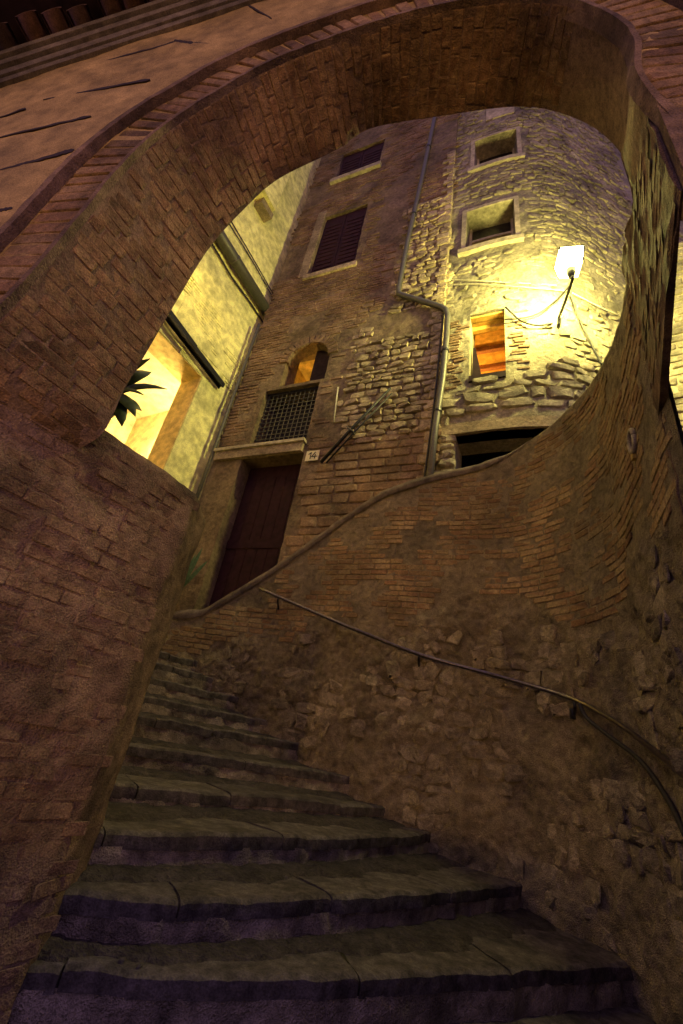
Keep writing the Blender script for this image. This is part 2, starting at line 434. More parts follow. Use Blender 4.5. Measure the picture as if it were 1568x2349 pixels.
for i, (h, P) in enumerate(lines):
    hp = lines[i - 1][0] if i else h - .2
    if i + 1 < len(lines): Q = lines[i + 1][1]
    else: Q = [p + Vector((-.2, .5, 0)) for p in P]
    th = .075
    tb, rb = MB(), MB(); prof = []
    for k in range(NS):
        p, q = P[k], Q[k]
        back = (q - p); bl = back.length; back = back / bl if bl > .01 else Vector((0, 1, 0))
        t = (P[min(k + 1, NS - 1)] - P[max(k - 1, 0)]).normalized(); nrm = Vector((-t.y, t.x, 0))
        if nrm.dot(back) < 0: nrm = -nrm
        w = nz((p.x * 2, p.y * 2, i * 3.7), 1.4, 4)
        wear = .012 * w + .006 * nz((p.x * 9, p.y * 9, i), 1, 3)
        p = p + nrm * (.016 * nz((p.x * 3, p.y * 3, i * 1.9 + 5), 1.2, 3) + .006 * nz((p.x * 14, p.y * 14, i), 1, 3))
        z = h + EZ
        q2 = p + nrm * max(.1, min(bl, 1.2)) * 1.0
        row = [Vector((p.x, p.y, z - th + wear * .5)) + nrm * .006, Vector((p.x, p.y, z - .035 + wear)) + nrm * .002, Vector((p.x, p.y, z - .014 + wear)) + nrm * .003,
               Vector((p.x, p.y, z + wear)) + nrm * .022, Vector((p.x, p.y, z + wear * .7)) + nrm * .07,
               Vector((p.x, p.y, z + wear * .2)) + nrm * .18]
        e = Vector((q.x, q.y, z)) + nrm * .12
        row.append(e); row.append(Vector((e.x, e.y, z - th)))
        prof.append(row)
    n = len(prof[0])
    cuts = [0]
    while cuts[-1] < NS - 1: cuts.append(min(NS - 1, cuts[-1] + random.randint(26, 58)) if NS - 1 - cuts[-1] > 40 else NS - 1)
    for a0, a1 in zip(cuts, cuts[1:]):
        seg = [list(r) for r in prof[a0:a1 + 1]]; dz = Vector((0, 0, random.uniform(-.006, .006))); tl = random.uniform(-.004, .004)
        for e_, f_ in ((0, 1), (-1, -2)):
            d_ = (seg[f_][1] - seg[e_][1]).normalized() * .005; seg[e_] = [v + d_ - Vector((0, 0, .006)) if 1 <= q_ <= 3 else v + d_ for q_, v in enumerate(seg[e_])]
        m_ = len(seg); tb = MB()
        tb.add([v + dz + Vector((0, 0, tl * (a / m_ - .5))) for a, r in enumerate(seg) for v in r], [(a * n + c, (a + 1) * n + c, (a + 1) * n + c + 1, a * n + c + 1) for a in range(m_ - 1) for c in range(n - 1)] + [tuple(range(n)), tuple((m_ - 1) * n + c for c in reversed(range(n)))])
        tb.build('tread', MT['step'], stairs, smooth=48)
    R = []
    for k in range(NS):
        p = prof[k][0]; t = (P[min(k + 1, NS - 1)] - P[max(k - 1, 0)]).normalized(); nrm = Vector((-t.y, t.x, 0))
        if nrm.y < 0: nrm = -nrm
        for j in range(5):
            f = j / 4; z = p.z + .01 - f * (h - hp + .01); q = Vector((p.x, p.y, z)) + nrm * (.004 + .022 * nz((p.x * 4, p.y * 4, z * 6), 1.5, 4))
            R.append(q)
    rb.add(R, [(a * 5 + c, a * 5 + c + 1, (a + 1) * 5 + c + 1, (a + 1) * 5 + c) for a in range(NS - 1) for c in range(4)])
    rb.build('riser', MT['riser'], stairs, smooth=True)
# loose stones and dirt along the back of the treads; dark colour also paints shade there
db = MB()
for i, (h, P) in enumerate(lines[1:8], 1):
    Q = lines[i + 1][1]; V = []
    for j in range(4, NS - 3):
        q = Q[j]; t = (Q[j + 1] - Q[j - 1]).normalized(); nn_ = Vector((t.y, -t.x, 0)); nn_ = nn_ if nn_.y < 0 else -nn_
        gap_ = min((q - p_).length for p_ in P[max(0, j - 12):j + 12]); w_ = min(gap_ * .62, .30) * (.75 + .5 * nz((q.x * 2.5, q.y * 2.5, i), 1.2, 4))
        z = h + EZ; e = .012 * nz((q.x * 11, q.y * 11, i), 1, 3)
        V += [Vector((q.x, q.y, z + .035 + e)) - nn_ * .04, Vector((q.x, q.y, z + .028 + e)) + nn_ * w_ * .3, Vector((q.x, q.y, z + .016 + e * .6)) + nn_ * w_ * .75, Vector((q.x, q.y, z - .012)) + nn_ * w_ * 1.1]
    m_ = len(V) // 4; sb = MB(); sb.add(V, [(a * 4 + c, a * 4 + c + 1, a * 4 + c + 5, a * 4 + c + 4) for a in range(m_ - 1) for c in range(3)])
    o = sb.build('dirt_shade_strip', MT['dirt'], stairs, True); o['kind'] = 'stuff'
for i, (h, P) in enumerate(lines[1:6], 1):
    Q = lines[i + 1][1]
    for k in range(170 if i < 4 else 70):
        j = random.randrange(8, NS - 6); q = Q[j]; t = (Q[j + 1] - Q[j - 1]).normalized(); nn_ = Vector((t.y, -t.x, 0)); nn_ = nn_ if nn_.y < 0 else -nn_
        r = random.uniform(.004, .012) * (1 if random.random() < .93 else 1.8)
        c = Vector((q.x, q.y, h + EZ + r * .3)) + nn_ * abs(random.gauss(.0, .045)); v, f = STONE['rubble'][random.randrange(16)]
        a = random.uniform(0, 6.3); e1 = Vector((cos(a), sin(a), 0)) * r * random.uniform(1.2, 3.0); e2 = Vector((-sin(a), cos(a), 0)) * r * 1.6
        db.add([c + e1 * x + e2 * y + Vector((0, 0, z_ * r)) for x, y, z_ in v], f)
o = db.build('tread_debris', MT['step'], stairs, True); o['kind'] = 'stuff'
# upper alley paving behind the steps
b = MB(); b.aabb((-7, 5.2, EZ + .30), (-1.9, 9.5, EZ + .60)); structure(b.build('alley_path', MT['ground']))

# ------------------------------------------------------------------ curved retaining wall
plan = [polar(a, r) for a, r in ((-27, 6.8), (-18.4, 6.15), (-14.9, 5.95), (-10.6, 5.72), (-6.7, 5.5), (-1.6, 5.25), (3, 5.02), (8.7, 4.82), (13.4, 4.75), (19.8, 4.68), (24.7, 4.6), (29, 4.4), (32.3, 4.18), (36, 3.78))]
plan += [(uv(u, v).x, uv(u, v).y) for u, v in ((3.25, .20), (2.85, .28), (2.5, .335), (2.3, .385))]
RW = Curve2(plan, 10); rw = wall_surf(RW, 1)
rim_px = [(395, 1406), (468, 1400), (650, 1290), (780, 1195), (880, 1130), (1000, 1090), (1100, 1068), (1210, 1015), (1300, 940), (1360, 870), (1400, 800), (1425, 720), (1436, 650), (1441, 560)]
RIM = [(0.0, 1.18)] + sorted((RW.hit(*p)[0], RW.hit(*p)[1]) for p in rim_px)
top = lambda s: interp(RIM, s)
rwall = thing('retaining_wall', 'curved brick and rubble retaining wall sweeping up behind the handrail', 'wall', (1.6, 4.3, 0))
split = lambda s: .40 * top(s) + .55 * nz((s * .9, 2.2, 0), 1.0, 4)
nS, nH = 380, 190; b = MB(); V = []
for i in range(nS + 1):
    s = RW.L * i / nS; hb = -1.6; ht = top(s)
    for j in range(nH + 1):
        h = hb + (ht - hb) * j / nH
        p, es, eh, n = rw(s, h)
        k_ = max(0, min(1, (split(s) - h + .1) / .2)); rough = .006 + .042 * k_
        V.append(p + n * (rough * nz(p, 3.2, 5) + (.004 + .02 * k_) * nz(p, 13, 3)) + n * .03 * max(0, min(1, (.2 - h) / 1.6)))
F = [(i * (nH + 1) + j, (i + 1) * (nH + 1) + j, (i + 1) * (nH + 1) + j + 1, i * (nH + 1) + j + 1) for i in range(nS) for j in range(nH)]
o0 = len(V)
for i in range(nS + 1):
    s = RW.L * i / nS; p, es, eh, n = rw(s, top(s)); th_ = min(.30, .02 + .22 * (RW.L - s)); V.append(p - n * th_); V.append(Vector((p.x, p.y, 0)) - n * th_)
for i in range(nS):
    a, c = i * (nH + 1) + nH, (i + 1) * (nH + 1) + nH; k = o0 + 2 * i
    F.append((a, c, k + 2, k)); F.append((k, k + 2, k + 3, k + 1))
F.append((*[j for j in range(nH, -1, -1)], o0 + 1, o0))
b.add(V, F); b.build('wall_core', MT['render_coat'], rwall, smooth=True)
brk = Lay(rwall, 'brick')
brk.rows(rw, 1.0, RW.L - .1, -.2, 3.6, (.058, .072), (.15, .25), (.003, .010), 'brick', MT['wall_brick'], gap=.009, tilt=1.0,
         skip=lambda s, h: h > top(s) - .06 or h < split(s) or nz((s * 2.2, h * 2.2, 9), 1, 3) > .30)
brk.finish('far_brickwork')
rub = Lay(rwall, 'stone')
rub.rows(rw, .1, RW.L - .6, -1.5, 3.2, (.08, .17), (.10, .28), (.004, .024), 'rough', MT['rubble'], gap=.0, tilt=14, wob=.06,
         skip=lambda s, h: h > min(top(s) - .05, split(s) + .04) or nz((s * 1.7, h * 1.7, 4), 1, 3) > .30)
rub.finish('small_rubble')
# coping: mortar lip along the rim
b = MB(); NP = 120; CPL = RW.hit(1230, 1000)[0]
prof = []
for i in range(NP + 1):
    s = CPL * i / NP; h = top(s); tp_ = min(1.0, (CPL - s) / .8 + .02)
    p, es, eh, n = rw(s, h); w = .012 * nz((s * 4, 0, 1), 1, 3)
    prof.append([p + n * (.02 + w) * tp_ - eh * (.09 + w) * tp_, p + n * (.035 + w) * tp_ - eh * .05 * tp_, p + n * (.03 + w) * tp_ + eh * (.008 + w) * tp_, p - n * .05 + eh * .03 * tp_, p - n * .31 + eh * .03, p - n * .33 - eh * .06])
b.add([v for r in prof for v in r], [(i * 6 + k, (i + 1) * 6 + k, (i + 1) * 6 + k + 1, i * 6 + k + 1) for i in range(NP) for k in range(5)])
b.build('coping', MT['coping'], rwall, smooth=True)

# ------------------------------------------------------------------ right pillar of the archway
pil = thing('stone_pillar', 'dark weathered pillar between the arch and a narrow lit gap', 'pillar', uv(2.3, .45, -EZ))
VR = .365
def pil_surf(u, h, d=0):
    v = VR - .035 * ((u - 1.2) / 1.7) ** 2
    p = uv(u, v, h); return p, UD, Vector((0, 0, 1)), -VD
rimp = [(2.40, RW.hit(1441, 560)[1] + .02)]
for px in ((1443, 480), (1446, 400)):
    r = ray(*px); vv = r.dot(VD); t = (VR - .02) / vv; rimp.append((t * r.dot(UD), t * r.z))
rimp.sort()
ptop = lambda u: interp(rimp, u)
uend = lambda h: 2.62 + (2.9 - h) * .16
b = MB(); V = []; F = []
hs = [-1.6 + 5.0 * j / 60 for j in range(61)]
def ustart(h): return 2.42 + .02 * nz((h * 5, 1, 2), 1, 3) if h < 1.93 else 1.2
rows = []
for h0 in hs:
    for h in ((h0,) if abs(h0 - 1.93) > .045 else (1.929, 1.931)):
        rows.append(h)
nU = 26
for h in rows:
    for i in range(nU + 1):
        u = ustart(h) + (uend(h) - ustart(h)) * i / nU
        hh = min(h, ptop(u)) if u > 1.74 else h
        p, es, eh, n = pil_surf(u, hh); V.append(p + n * (.02 * nz((p.x * 2, p.y * 2, p.z * 9), 1.5, 4)))
    for i in range(nU + 1):
        u = ustart(h) + (uend(h) - ustart(h)) * i / nU
        hh = min(h, ptop(u)) if u > 1.74 else h
        p, es, eh, n = pil_surf(u, hh); V.append(p - n * (.02 + .14 * max(0, u - 2.42)))
w = 2 * (nU + 1)
for j in range(len(rows) - 1):
    for i in range(nU):
        a = j * w + i; F.append((a, a + 1, a + w + 1, a + w)); a += nU + 1; F.append((a + 1, a, a + w, a + w + 1))
    a = j * w; F.append((a + nU + 1, a, a + w, a + w + nU + 1)); a += nU; F.append((a, a + nU + 1, a + w + nU + 1, a + w))
a = (len(rows) - 1) * w
for i in range(nU): F.append((a + i, a + i + 1, a + i + nU + 2, a + i + nU + 1))
b.add(V, F); b.build('pillar_core', MT['pier_mortar'], pil, smooth=False)
pb = Lay(pil, 'brick')
pb.rows(pil_surf, 1.22, 3.3, -1.5, 3.2, (.035, .07), (.2, .4), (.001, .004), 'brick', MT['pier_brick'], gap=.005, tilt=1.4,
        skip=lambda u, h: u < ustart(h) + .03 or u > uend(h) - .03 or (u > 1.74 and h > ptop(u) - .04))
pb.finish('far_brickwork')

# ------------------------------------------------------------------ archway: vault, ring, spandrel, verge
arch = thing('brick_archway', 'brick arch spanning overhead with a ring of brick and plastered gable above', 'arch', (-.3, 1.4, 0))
FN = Vector((FPD.y, -FPD.x, 0)); FN = FN if FN.y < 0 else -FN           # out of the facade, to the camera
def fac(s, h, d=0):
    p = Vector((FP0.x + FPD.x * s, FP0.y + FPD.y * s, h + EZ)) + FN * d
    return p, Vector((FPD.x, FPD.y, 0)), Vector((0, 0, 1)), FN
def plane_hit(px, py, p0, d):
    r = ray(px, py); A = d.x * (-r.y) + r.x * d.y
    s = (-p0.x * -r.y - r.x * p0.y) / A; t = (p0.x + s * d.x) / r.x if abs(r.x) > abs(r.y) * .2 else (p0.y + s * d.y) / r.y
    return s, t * r.z
near_px = [(-60, 960), (-30, 800), (0, 735), (90, 640), (205, 500), (300, 383), (390, 300), (500, 228), (625, 157), (784, 94), (909, 53), (1034, 23), (1184, 5), (1284, 11), (1359, 36), (1424, 76), (1449, 118), (1456, 185)]
far_px = [(238, 992), (285, 895), (330, 820), (400, 700), (480, 570), (560, 480), (640, 410), (770, 345), (850, 295), (1000, 268), (1160, 246), (1250, 250), (1350, 285), (1420, 345), (1446, 410)]
FRO = UD * .52
nearP = [plane_hit(*p, FP0, FPD) for p in near_px[2:]]
fp1 = FP0 + Vector((FRO.x, FRO.y))
farP = [plane_hit(*p, fp1, FPD) for p in far_px]
nearP = [(nearP[0][0] - .10, .98), (nearP[0][0] - .03, 1.10)] + [p for p in nearP if p[1] > 1.2]
farP = [(farP[0][0] - .10, .98)] + farP
nearP.append((nearP[-1][0] + .09, nearP[-1][1] - .45)); farP.append((farP[-1][0] + .10, farP[-1][1] - .45))
def smooth_resample(P, n):
    Q = spline([Vector((a, c, 0)) for a, c in P], 8); return resamp(Q, n)
NA = 97
nearC = smooth_resample(nearP, NA); farC = smooth_resample(farP, NA)
def arc_pt(k, t):
    a, c = nearC[k], farC[k]; p = fac(a.x, a.y)[0]; q = fac(c.x, c.y)[0] + FRO
    return p.lerp(q, t)
def soff(s, t, d=0):          # s along the arc index, t 0..1 front to back
    s = max(0.0, min(NA - 1.001, s)); k = int(s); f = s - k
    p = arc_pt(k, t).lerp(arc_pt(k + 1, t), f)
    ea = (arc_pt(k + 1, t) - arc_pt(k, t)).normalized(); eu = (arc_pt(k, 1) - arc_pt(k, 0)).normalized()
    n = ea.cross(eu).normalized()
    if n.dot(uv(.9, -.8, 1.2) - p) < 0: n = -n
    return p, eu, ea, n
# soffit core
b = MB(); V = []; NT = 5
for k in range(NA):
    for t in range(NT + 1):
        V.append(arc_pt(k, t / NT))
b.add(V, [(k * (NT + 1) + t, (k + 1) * (NT + 1) + t, (k + 1) * (NT + 1) + t + 1, k * (NT + 1) + t + 1) for k in range(NA - 1) for t in range(NT)])
b.build('soffit', MT['vault_mortar'], arch, smooth=True)
vb = Lay(arch, 'brick')
arcL = [0]
for k in range(1, NA): arcL.append(arcL[-1] + (arc_pt(k, .5) - arc_pt(k - 1, .5)).length)
a = 0.01; 
import bisect
while a < arcL[-1] - .05:
    rh = random.uniform(.058, .07); m = a + rh / 2; k = min(NA - 2, bisect.bisect(arcL, m) - 1); s = k + (m - arcL[k]) / (arcL[k + 1] - arcL[k])
    t = -random.uniform(0, .4)
    while t < 1:
        L = random.uniform(.115, .15) if random.random() < .7 else random.uniform(.2, .27); tm = t + L / (2 * .52)
        lo, hi = max(t, .0), min(t + L / .52, 1.0)
        if hi - lo > .12 and s < NA - 24:
            p, eu, ea, n = soff(s, (lo + hi) / 2)
            r = radians(random.gauss(0, 1.2)); e2 = ea * cos(r) + eu * sin(r); e1 = eu * cos(r) - ea * sin(r)
            vb.put(p, e1, e2, e1.cross(e2) if e1.cross(e2).dot(n) > 0 else -e1.cross(e2), (hi - lo) * .52 - .012, rh - .006, random.uniform(.001, .006), 'brick', MT['vault_brick'])
        t += L / .52
    a += rh
vb.finish('far_brickwork')
# ring of upright bricks on the face
def out_n(k):
    a = nearC[min(k + 1, NA - 1)] - nearC[max(k - 1, 0)]; a.normalize(); n = Vector((-a.y, a.x, 0))
    return n, a
RINGW = .33
ring = Lay(arch, 'voussoir')
arcN = [0]
for k in range(1, NA): arcN.append(arcN[-1] + (nearC[k] - nearC[k - 1]).length)
a = 0.0
while a < arcN[-1] - .04:
    rh = random.uniform(.078, .095); m = a + rh / 2; k = min(NA - 2, bisect.bisect(arcN, m) - 1); f = (m - arcN[k]) / (arcN[k + 1] - arcN[k])
    c = nearC[k].lerp(nearC[k + 1], f); n2, t2 = out_n(k)
    e_r = fac(n2.x, n2.y)[0] - fac(0, 0)[0]; e_t = fac(t2.x, t2.y)[0] - fac(0, 0)[0]
    cc = fac(c.x, c.y)[0]
    ww = .285
    for q in range(1):
        ctr = cc + e_r * (.02 + .02 + ww * (q + .5) + .004 * q)
        ring.put(ctr, e_t, e_r, FN, rh - .012, ww * 1.0 - .006, random.uniform(.006, .016), 'brick', MT['vault_brick'])
    a += rh
ring.finish('far_voussoirs')
# moulded edges of the ring (inner arris and outer fillet)
for off, w, d, nm in ((.0, .028, .035, 'ring_arris'), (RINGW, .045, .05, 'ring_fillet')):
    b = MB(); V = []
    for k in range(NA):
        n2, t2 = out_n(k); c = nearC[k]
        d_ = d * min(1.0, (NA - 1 - k) / 10)
        for (o_, dd) in ((off, -.05), (off, d_), (off + w, d_), (off + w, -.05)):
            q = c + n2 * o_; V.append(fac(q.x, q.y)[0] + FN * (dd + .004 * nz((q.x * 9, q.y * 9, off), 1, 2)))
    b.add(V, [(k * 4 + j, (k + 1) * 4 + j, (k + 1) * 4 + j + 1, k * 4 + j + 1) for k in range(NA - 1) for j in range(3)])
    b.build(nm, MT['pier_mortar'], arch)
# masonry body: front plaster, back face, joined over the ring
verge0, verge_sl = (-1.6 * SC, 3.80 * SC), .55
vline = lambda s: verge0[1] + (s - verge0[0]) * verge_sl
b = MB(); V = []; NR = 10
for back in (0, 1):
    crv = farC if back else nearC
    for k in range(NA):
        c = crv[k]; n2, t2 = out_n(k)
        fk = k / (NA - 1)
        # outward target
        if fk < .75: tgt = Vector((-3.6 + 5.4 * (fk / .75) ** 2, 1.0 + 5.5 * (fk / .75) ** .6, 0))
        else: tgt = Vector((1.8 + 2.6 * (fk - .75) / .25, 6.5 - 3.5 * ((fk - .75) / .25) ** 2, 0))
        for r in range(NR + 1):
            q = c.lerp(tgt, (r / NR) ** 1.3); p = fac(q.x, q.y)[0]
            V.append(p + FRO if back else p + FN * .012 * nz((q.x * 2, q.y * 2, 5), 1.5, 4))
    
W_ = NR + 1
F = []
for back in (0, 1):
    o_ = back * NA * W_
    for k in range(NA - 1):
        for r in range(NR):
            q = (o_ + k * W_ + r, o_ + k * W_ + r + 1, o_ + (k + 1) * W_ + r + 1, o_ + (k + 1) * W_ + r); F.append(q if back else tuple(reversed(q)))
o_ = NA * W_
for k in range(NA - 1): F.append((k * W_ + NR, (k + 1) * W_ + NR, o_ + (k + 1) * W_ + NR, o_ + k * W_ + NR))
b.add(V, F); b.build('spandrel', MT['plaster'], arch, smooth=True)
# face to the right of the pillar and left of the pier
b = MB()
p = fac(2.40 * SC, -EZ)[0]; q = fac(4.6, 6.5)[0]
V = []
for s, h in ((2.572, -EZ - .05), (4.6, -EZ - .05), (4.6, 6.5), (2.572, 3.2)):
    V += [fac(s, h)[0] + FN * .004, fac(s, h)[0] + UD * .16]
b.add(V, [(0, 2, 4, 6), (1, 7, 5, 3), (0, 6, 7, 1), (0, 1, 3, 2), (2, 3, 5, 4), (4, 5, 7, 6)]); b.build('right_face', MT['pier_mortar'], arch)
# thin dark strips for the crack lines in the gable plaster
for (x0, y0, x1, y1, w0, w1) in ((0, 392, 172, 345, 5, 13), (0, 316, 210, 267, 4, 7), (100, 230, 345, 183, 3, 8), (190, 156, 405, 96, 3, 5), (400, 95, 487, 104, 9, 8), (265, 92, 545, 10, 2, 3), (555, 6, 624, 42, 10, 5), (0, 484, 30, 478, 9, 9), (0, 270, 60, 250, 3, 5)):
    b = MB(); n = 26; V = []
    for i in range(n):
        f = i / (n - 1); px = x0 + (x1 - x0) * f; py = y0 + (y1 - y0) * f + 1.6 * nz((px * .03, py_ if False else y0 * .1, 1), 1, 2); w = (w0 + (w1 - w0) * f) / 2 * (.62 if 0 < i < n - 1 else .2) * (.8 + .9 * abs(nz((px * .09, y0, 3), 1, 3)))
        for dy in (-w, w):
            s, h = plane_hit(px, py + dy, FP0, FPD)
            V += [fac(s, h)[0] - FN * .02, fac(s, h)[0] + FN * .004]
    F = []
    for i in range(n - 1):
        a = i * 4; c = a + 4; F += [(a + 1, c + 1, c + 3, a + 3), (a, c, c + 1, a + 1), (a + 2, a + 3, c + 3, c + 2)]
    F += [(0, 1, 3, 2), (n * 4 - 4, n * 4 - 2, n * 4 - 1, n * 4 - 3)]
    b.add(V, F); b.build('crack_strip', MT['crack'], arch)
# raking verge: three fillets, then a row of tiles
VD2 = Vector((1, verge_sl, 0)).normalized(); VN2 = Vector((-VD2.y, VD2.x, 0))
def vpt(a, o_, d):
    q = Vector((verge0[0], verge0[1], 0)) + VD2 * a + VN2 * o_; return fac(q.x, q.y)[0] + FN * d
for o0_, o1_, d in ((-.06, -.015, .025), (0.0, .07, .05), (.09, .15, .085), (.165, .21, .12)):
    b = MB(); n = 24; V = []
    for i in range(n + 1):
        a = -1.6 + 5.2 * i / n; w = .006 * nz((a * 3, o0_ * 20, 2), 1, 3)
        V += [vpt(a, o0_ + w, -.02), vpt(a, o0_ + w, d), vpt(a, o1_ + w, d + .01), vpt(a, o1_ + w, -.02)]
    b.add(V, [(i * 4 + j, i * 4 + 4 + j, i * 4 + 5 + j, i * 4 + 1 + j) for i in range(n) for j in range(3)]); b.build('verge_fillet', MT['coping'], arch)
e_a = vpt(1, 0, 0) - vpt(0, 0, 0); e_o = vpt(0, 1, 0) - vpt(0, 0, 0)
for i in range(30):
    a = -2.2 + .2 * i; b = MB(); V = []; m = 8; R_ = .085
    ca = random.gauss(0, .012); ln = random.uniform(.20, .27)
    for d in (-.02, ln):
        for rr in (R_, R_ - .018):
            for j in range(m + 1):
                t = pi * j / m; V.append(vpt(a + ca + cos(t) * rr, .24 + sin(t) * rr * .9, d))
    q = m + 1
    F = [(2 * q + j, 2 * q + j + 1, 3 * q + j + 1, 3 * q + j) for j in range(m)] + [(j, j + 1, 2 * q + j + 1, 2 * q + j) for j in range(m)] + [(q + j, 3 * q + j, 3 * q + j + 1, q + j + 1) for j in range(m)]
    b.add(V, F); b.build('verge_tile', MT['tile'], arch)
b = MB(); V = []
for a, o_, d in ((-2.6, .335, -.3), (4.0, .335, -.3), (4.0, .335, .42), (-2.6, .335, .42), (-2.6, .42, -.3), (4.0, .42, -.3), (4.0, .42, .44), (-2.6, .42, .44)): V.append(vpt(a, o_, d))
b.add(V, [(0, 1, 2, 3), (4, 7, 6, 5), (3, 2, 6, 7), (0, 4, 5, 1), (0, 3, 7, 4), (1, 5, 6, 2)]); b.build('verge_board', MT['wood'], arch)

# ------------------------------------------------------------------ left pier
pier = thing('brick_pier', 'massive brown brick pier at the left carrying the arch', 'pier', uv(.8, VJ - .3, -EZ))
UC = 1.66; 
led = [(u, h) for u, h in (( .79, 1.15), (1.49, 1.15))]
def pj(u, h, d=0):
    p = uv(u, VJ, h); cr_ = corner_round; p = p + VD * (.022 * nz(p, 4.5, 2) + .012 * nz(p, 1.5, 2) - cr_(u)); sl = (cr_(u + .02) - cr_(u - .02)) / .04; e_ = (UD - VD * sl).normalized(); return p, e_, Vector((0, 0, 1)), (VD + UD * sl).normalized()
def corner_round(u): return .22 * max(0, (u - (UC - .28)) / .28)
b = MB(); V = []; nU, nH = 56, 70
for j in range(nH + 1):
    h = -1.6 + (1.15 + 1.6) * j / nH
    for i in range(nU + 1):
        u = -.1 + (UC + .1) * i / nU
        p = uv(u, VJ - corner_round(u), h); V.append(p + VD * (.022 * nz(p, 4.5, 5) + .012 * nz(p, 1.5, 2) + .006 * nz(p, 16, 2)))
    V.append(uv(UC - .02, VJ - .6, h)); V.append(uv(UC - .02, VJ - 1.2, h))
w = nU + 3
F = [(j * w + i, j * w + i + 1, (j + 1) * w + i + 1, (j + 1) * w + i) for j in range(nH) for i in range(w - 1)]
o_ = len(V); V += [uv(-.1, VJ - 1.2, 1.15), uv(-.1, VJ - 1.2, -1.6)]
F.append(tuple(nH * w + i for i in range(w)) + (o_,))
b.add(V, F); b.build('pier_core', MT['pier_mortar'], pier, smooth=True)
b = MB(); V = []
for u, v in ((-.6, VJ - .02), (.77, VJ - .02), (.77, VJ - 1.2), (-.6, VJ - 1.2)):
    V += [uv(u, v, 1.0), uv(u, v, 3.2)]
pk = Lay(pier, 'brick')
pk.rows(pj, -.1, UC - .30, -1.5, 1.06, (.055, .072), (.13, .22), (.0005, .004), 'brick', MT['pier_brick'], gap=.007, tilt=.9, wob=.02,
        skip=lambda u, h: nz((u * 2, h * 2, 7), 1.2, 3) > .55)
pk.finish('far_brickwork')
# front of the pier, outside the picture on the left: closes the archway's foot
b = MB(); V = []
for s, h in ((-3.4, -EZ - .05), (-.05, -EZ - .05), (-.05, 1.3), (-3.4, 3.0)):
    V += [fac(s, h)[0] - FN * .002, fac(s, h)[0] + UD * .5]
b.add(V, [(0, 2, 4, 6), (1, 7, 5, 3), (0, 6, 7, 1), (0, 1, 3, 2), (2, 3, 5, 4), (4, 5, 7, 6)]); b.build('pier_front', MT['plaster'], pier)

# ------------------------------------------------------------------ house number 14
H0 = Vector((-.756, 6.15)); HD = Vector((.898, -.44)).normalized()
def hs_(s, h, d=0):
    p = H0 + HD * s; n = Vector((HD.y, -HD.x, 0))
    return Vector((p.x, p.y, h + EZ)), Vector((HD.x, HD.y, 0)), Vector((0, 0, 1)), n
house = thing('brick_house', 'tall dim brick and stone house with the number plate and grilled doorway', 'house', (-.2, 6.3, 0))
HO = [(-1.32, -.05, .2, 4.25), (-1.27, -.08, 4.50, 5.90), (-.98, .0, 5.97, 7.08), (-1.12, .06, 9.5, 12.0), (-1.18, .12, 13.85, 15.4)]
wall_core('wall', hs_, -1.98, 2.17, -.9, 23, HO, .42, MT['house_mortar'], house, .12, .12, .02, 5)
inO = lambda O, s, h, e=.03: any(o[0] - e < s < o[1] + e and o[2] - e < h < o[3] + e for o in O)
VIEW14 = [(440, 1160), (605, 775), (770, 340), (1085, 255), (1060, 430), (1040, 720), (1000, 1090), (880, 1130), (650, 1290), (440, 1400)]
hstone = Lay(house, 'stone', VIEW14)
isrub = lambda s, h: (s > .35 + .25 * nz((h * 1.3, 4, 0), 1, 3) and 4.3 < h < 7.2) or (s > 1.05 + .2 * nz((h * 1.5, 4, 0), 1, 3) and 7.2 <= h < 11.2)
patch = lambda s, h: .9 < s < 2.12 and 6.75 < h < 7.35 and s < 2.0
hstone.rows(hs_, .2, 2.15, 4.2, 11.3, (.08, .17), (.12, .32), (.015, .06), 'flat', MT['house_stone'], gap=.018, tilt=4, wob=.03,
            skip=lambda s, h: not isrub(s, h) or inO(HO, s, h) or patch(s, h))
hstone.rows(hs_, -.05, 2.15, 1.0, 4.3, (.11, .2), (.25, .62), (.008, .03), 'block', MT['house_brick'], gap=.014, tilt=.6, skip=lambda s, h: inO(HO, s, h))
hstone.finish('small_stones')
hb = Lay(house, 'brick', VIEW14)
hb.rows(hs_, -1.95, 2.15, 4.3, 18.5, (.07, .085), (.22, .32), (.006, .024), 'brick', MT['house_brick'], gap=.014, tilt=.8,
        skip=lambda s, h: isrub(s, h) or inO(HO, s, h, .05) or (s < -.1 and h < 4.5) or patch(s, h) or nz((s * .9, h * .6, 2), 1, 3) > .28)
hb.finish('far_brickwork')
# quoin stones on the corner
h = 3.4
qn = Lay(house, 'quoin', VIEW14)
while h < 13:
    rh = random.uniform(.12, .24); L = random.uniform(.12, .3)
    p, es, eh, n = hs_(2.18 - L / 2, h + rh / 2); qn.put(p, es, eh, n, L, rh - .014, random.uniform(.03, .06), 'block', MT['house_stone']); h += rh
qn.finish('far_quoins')
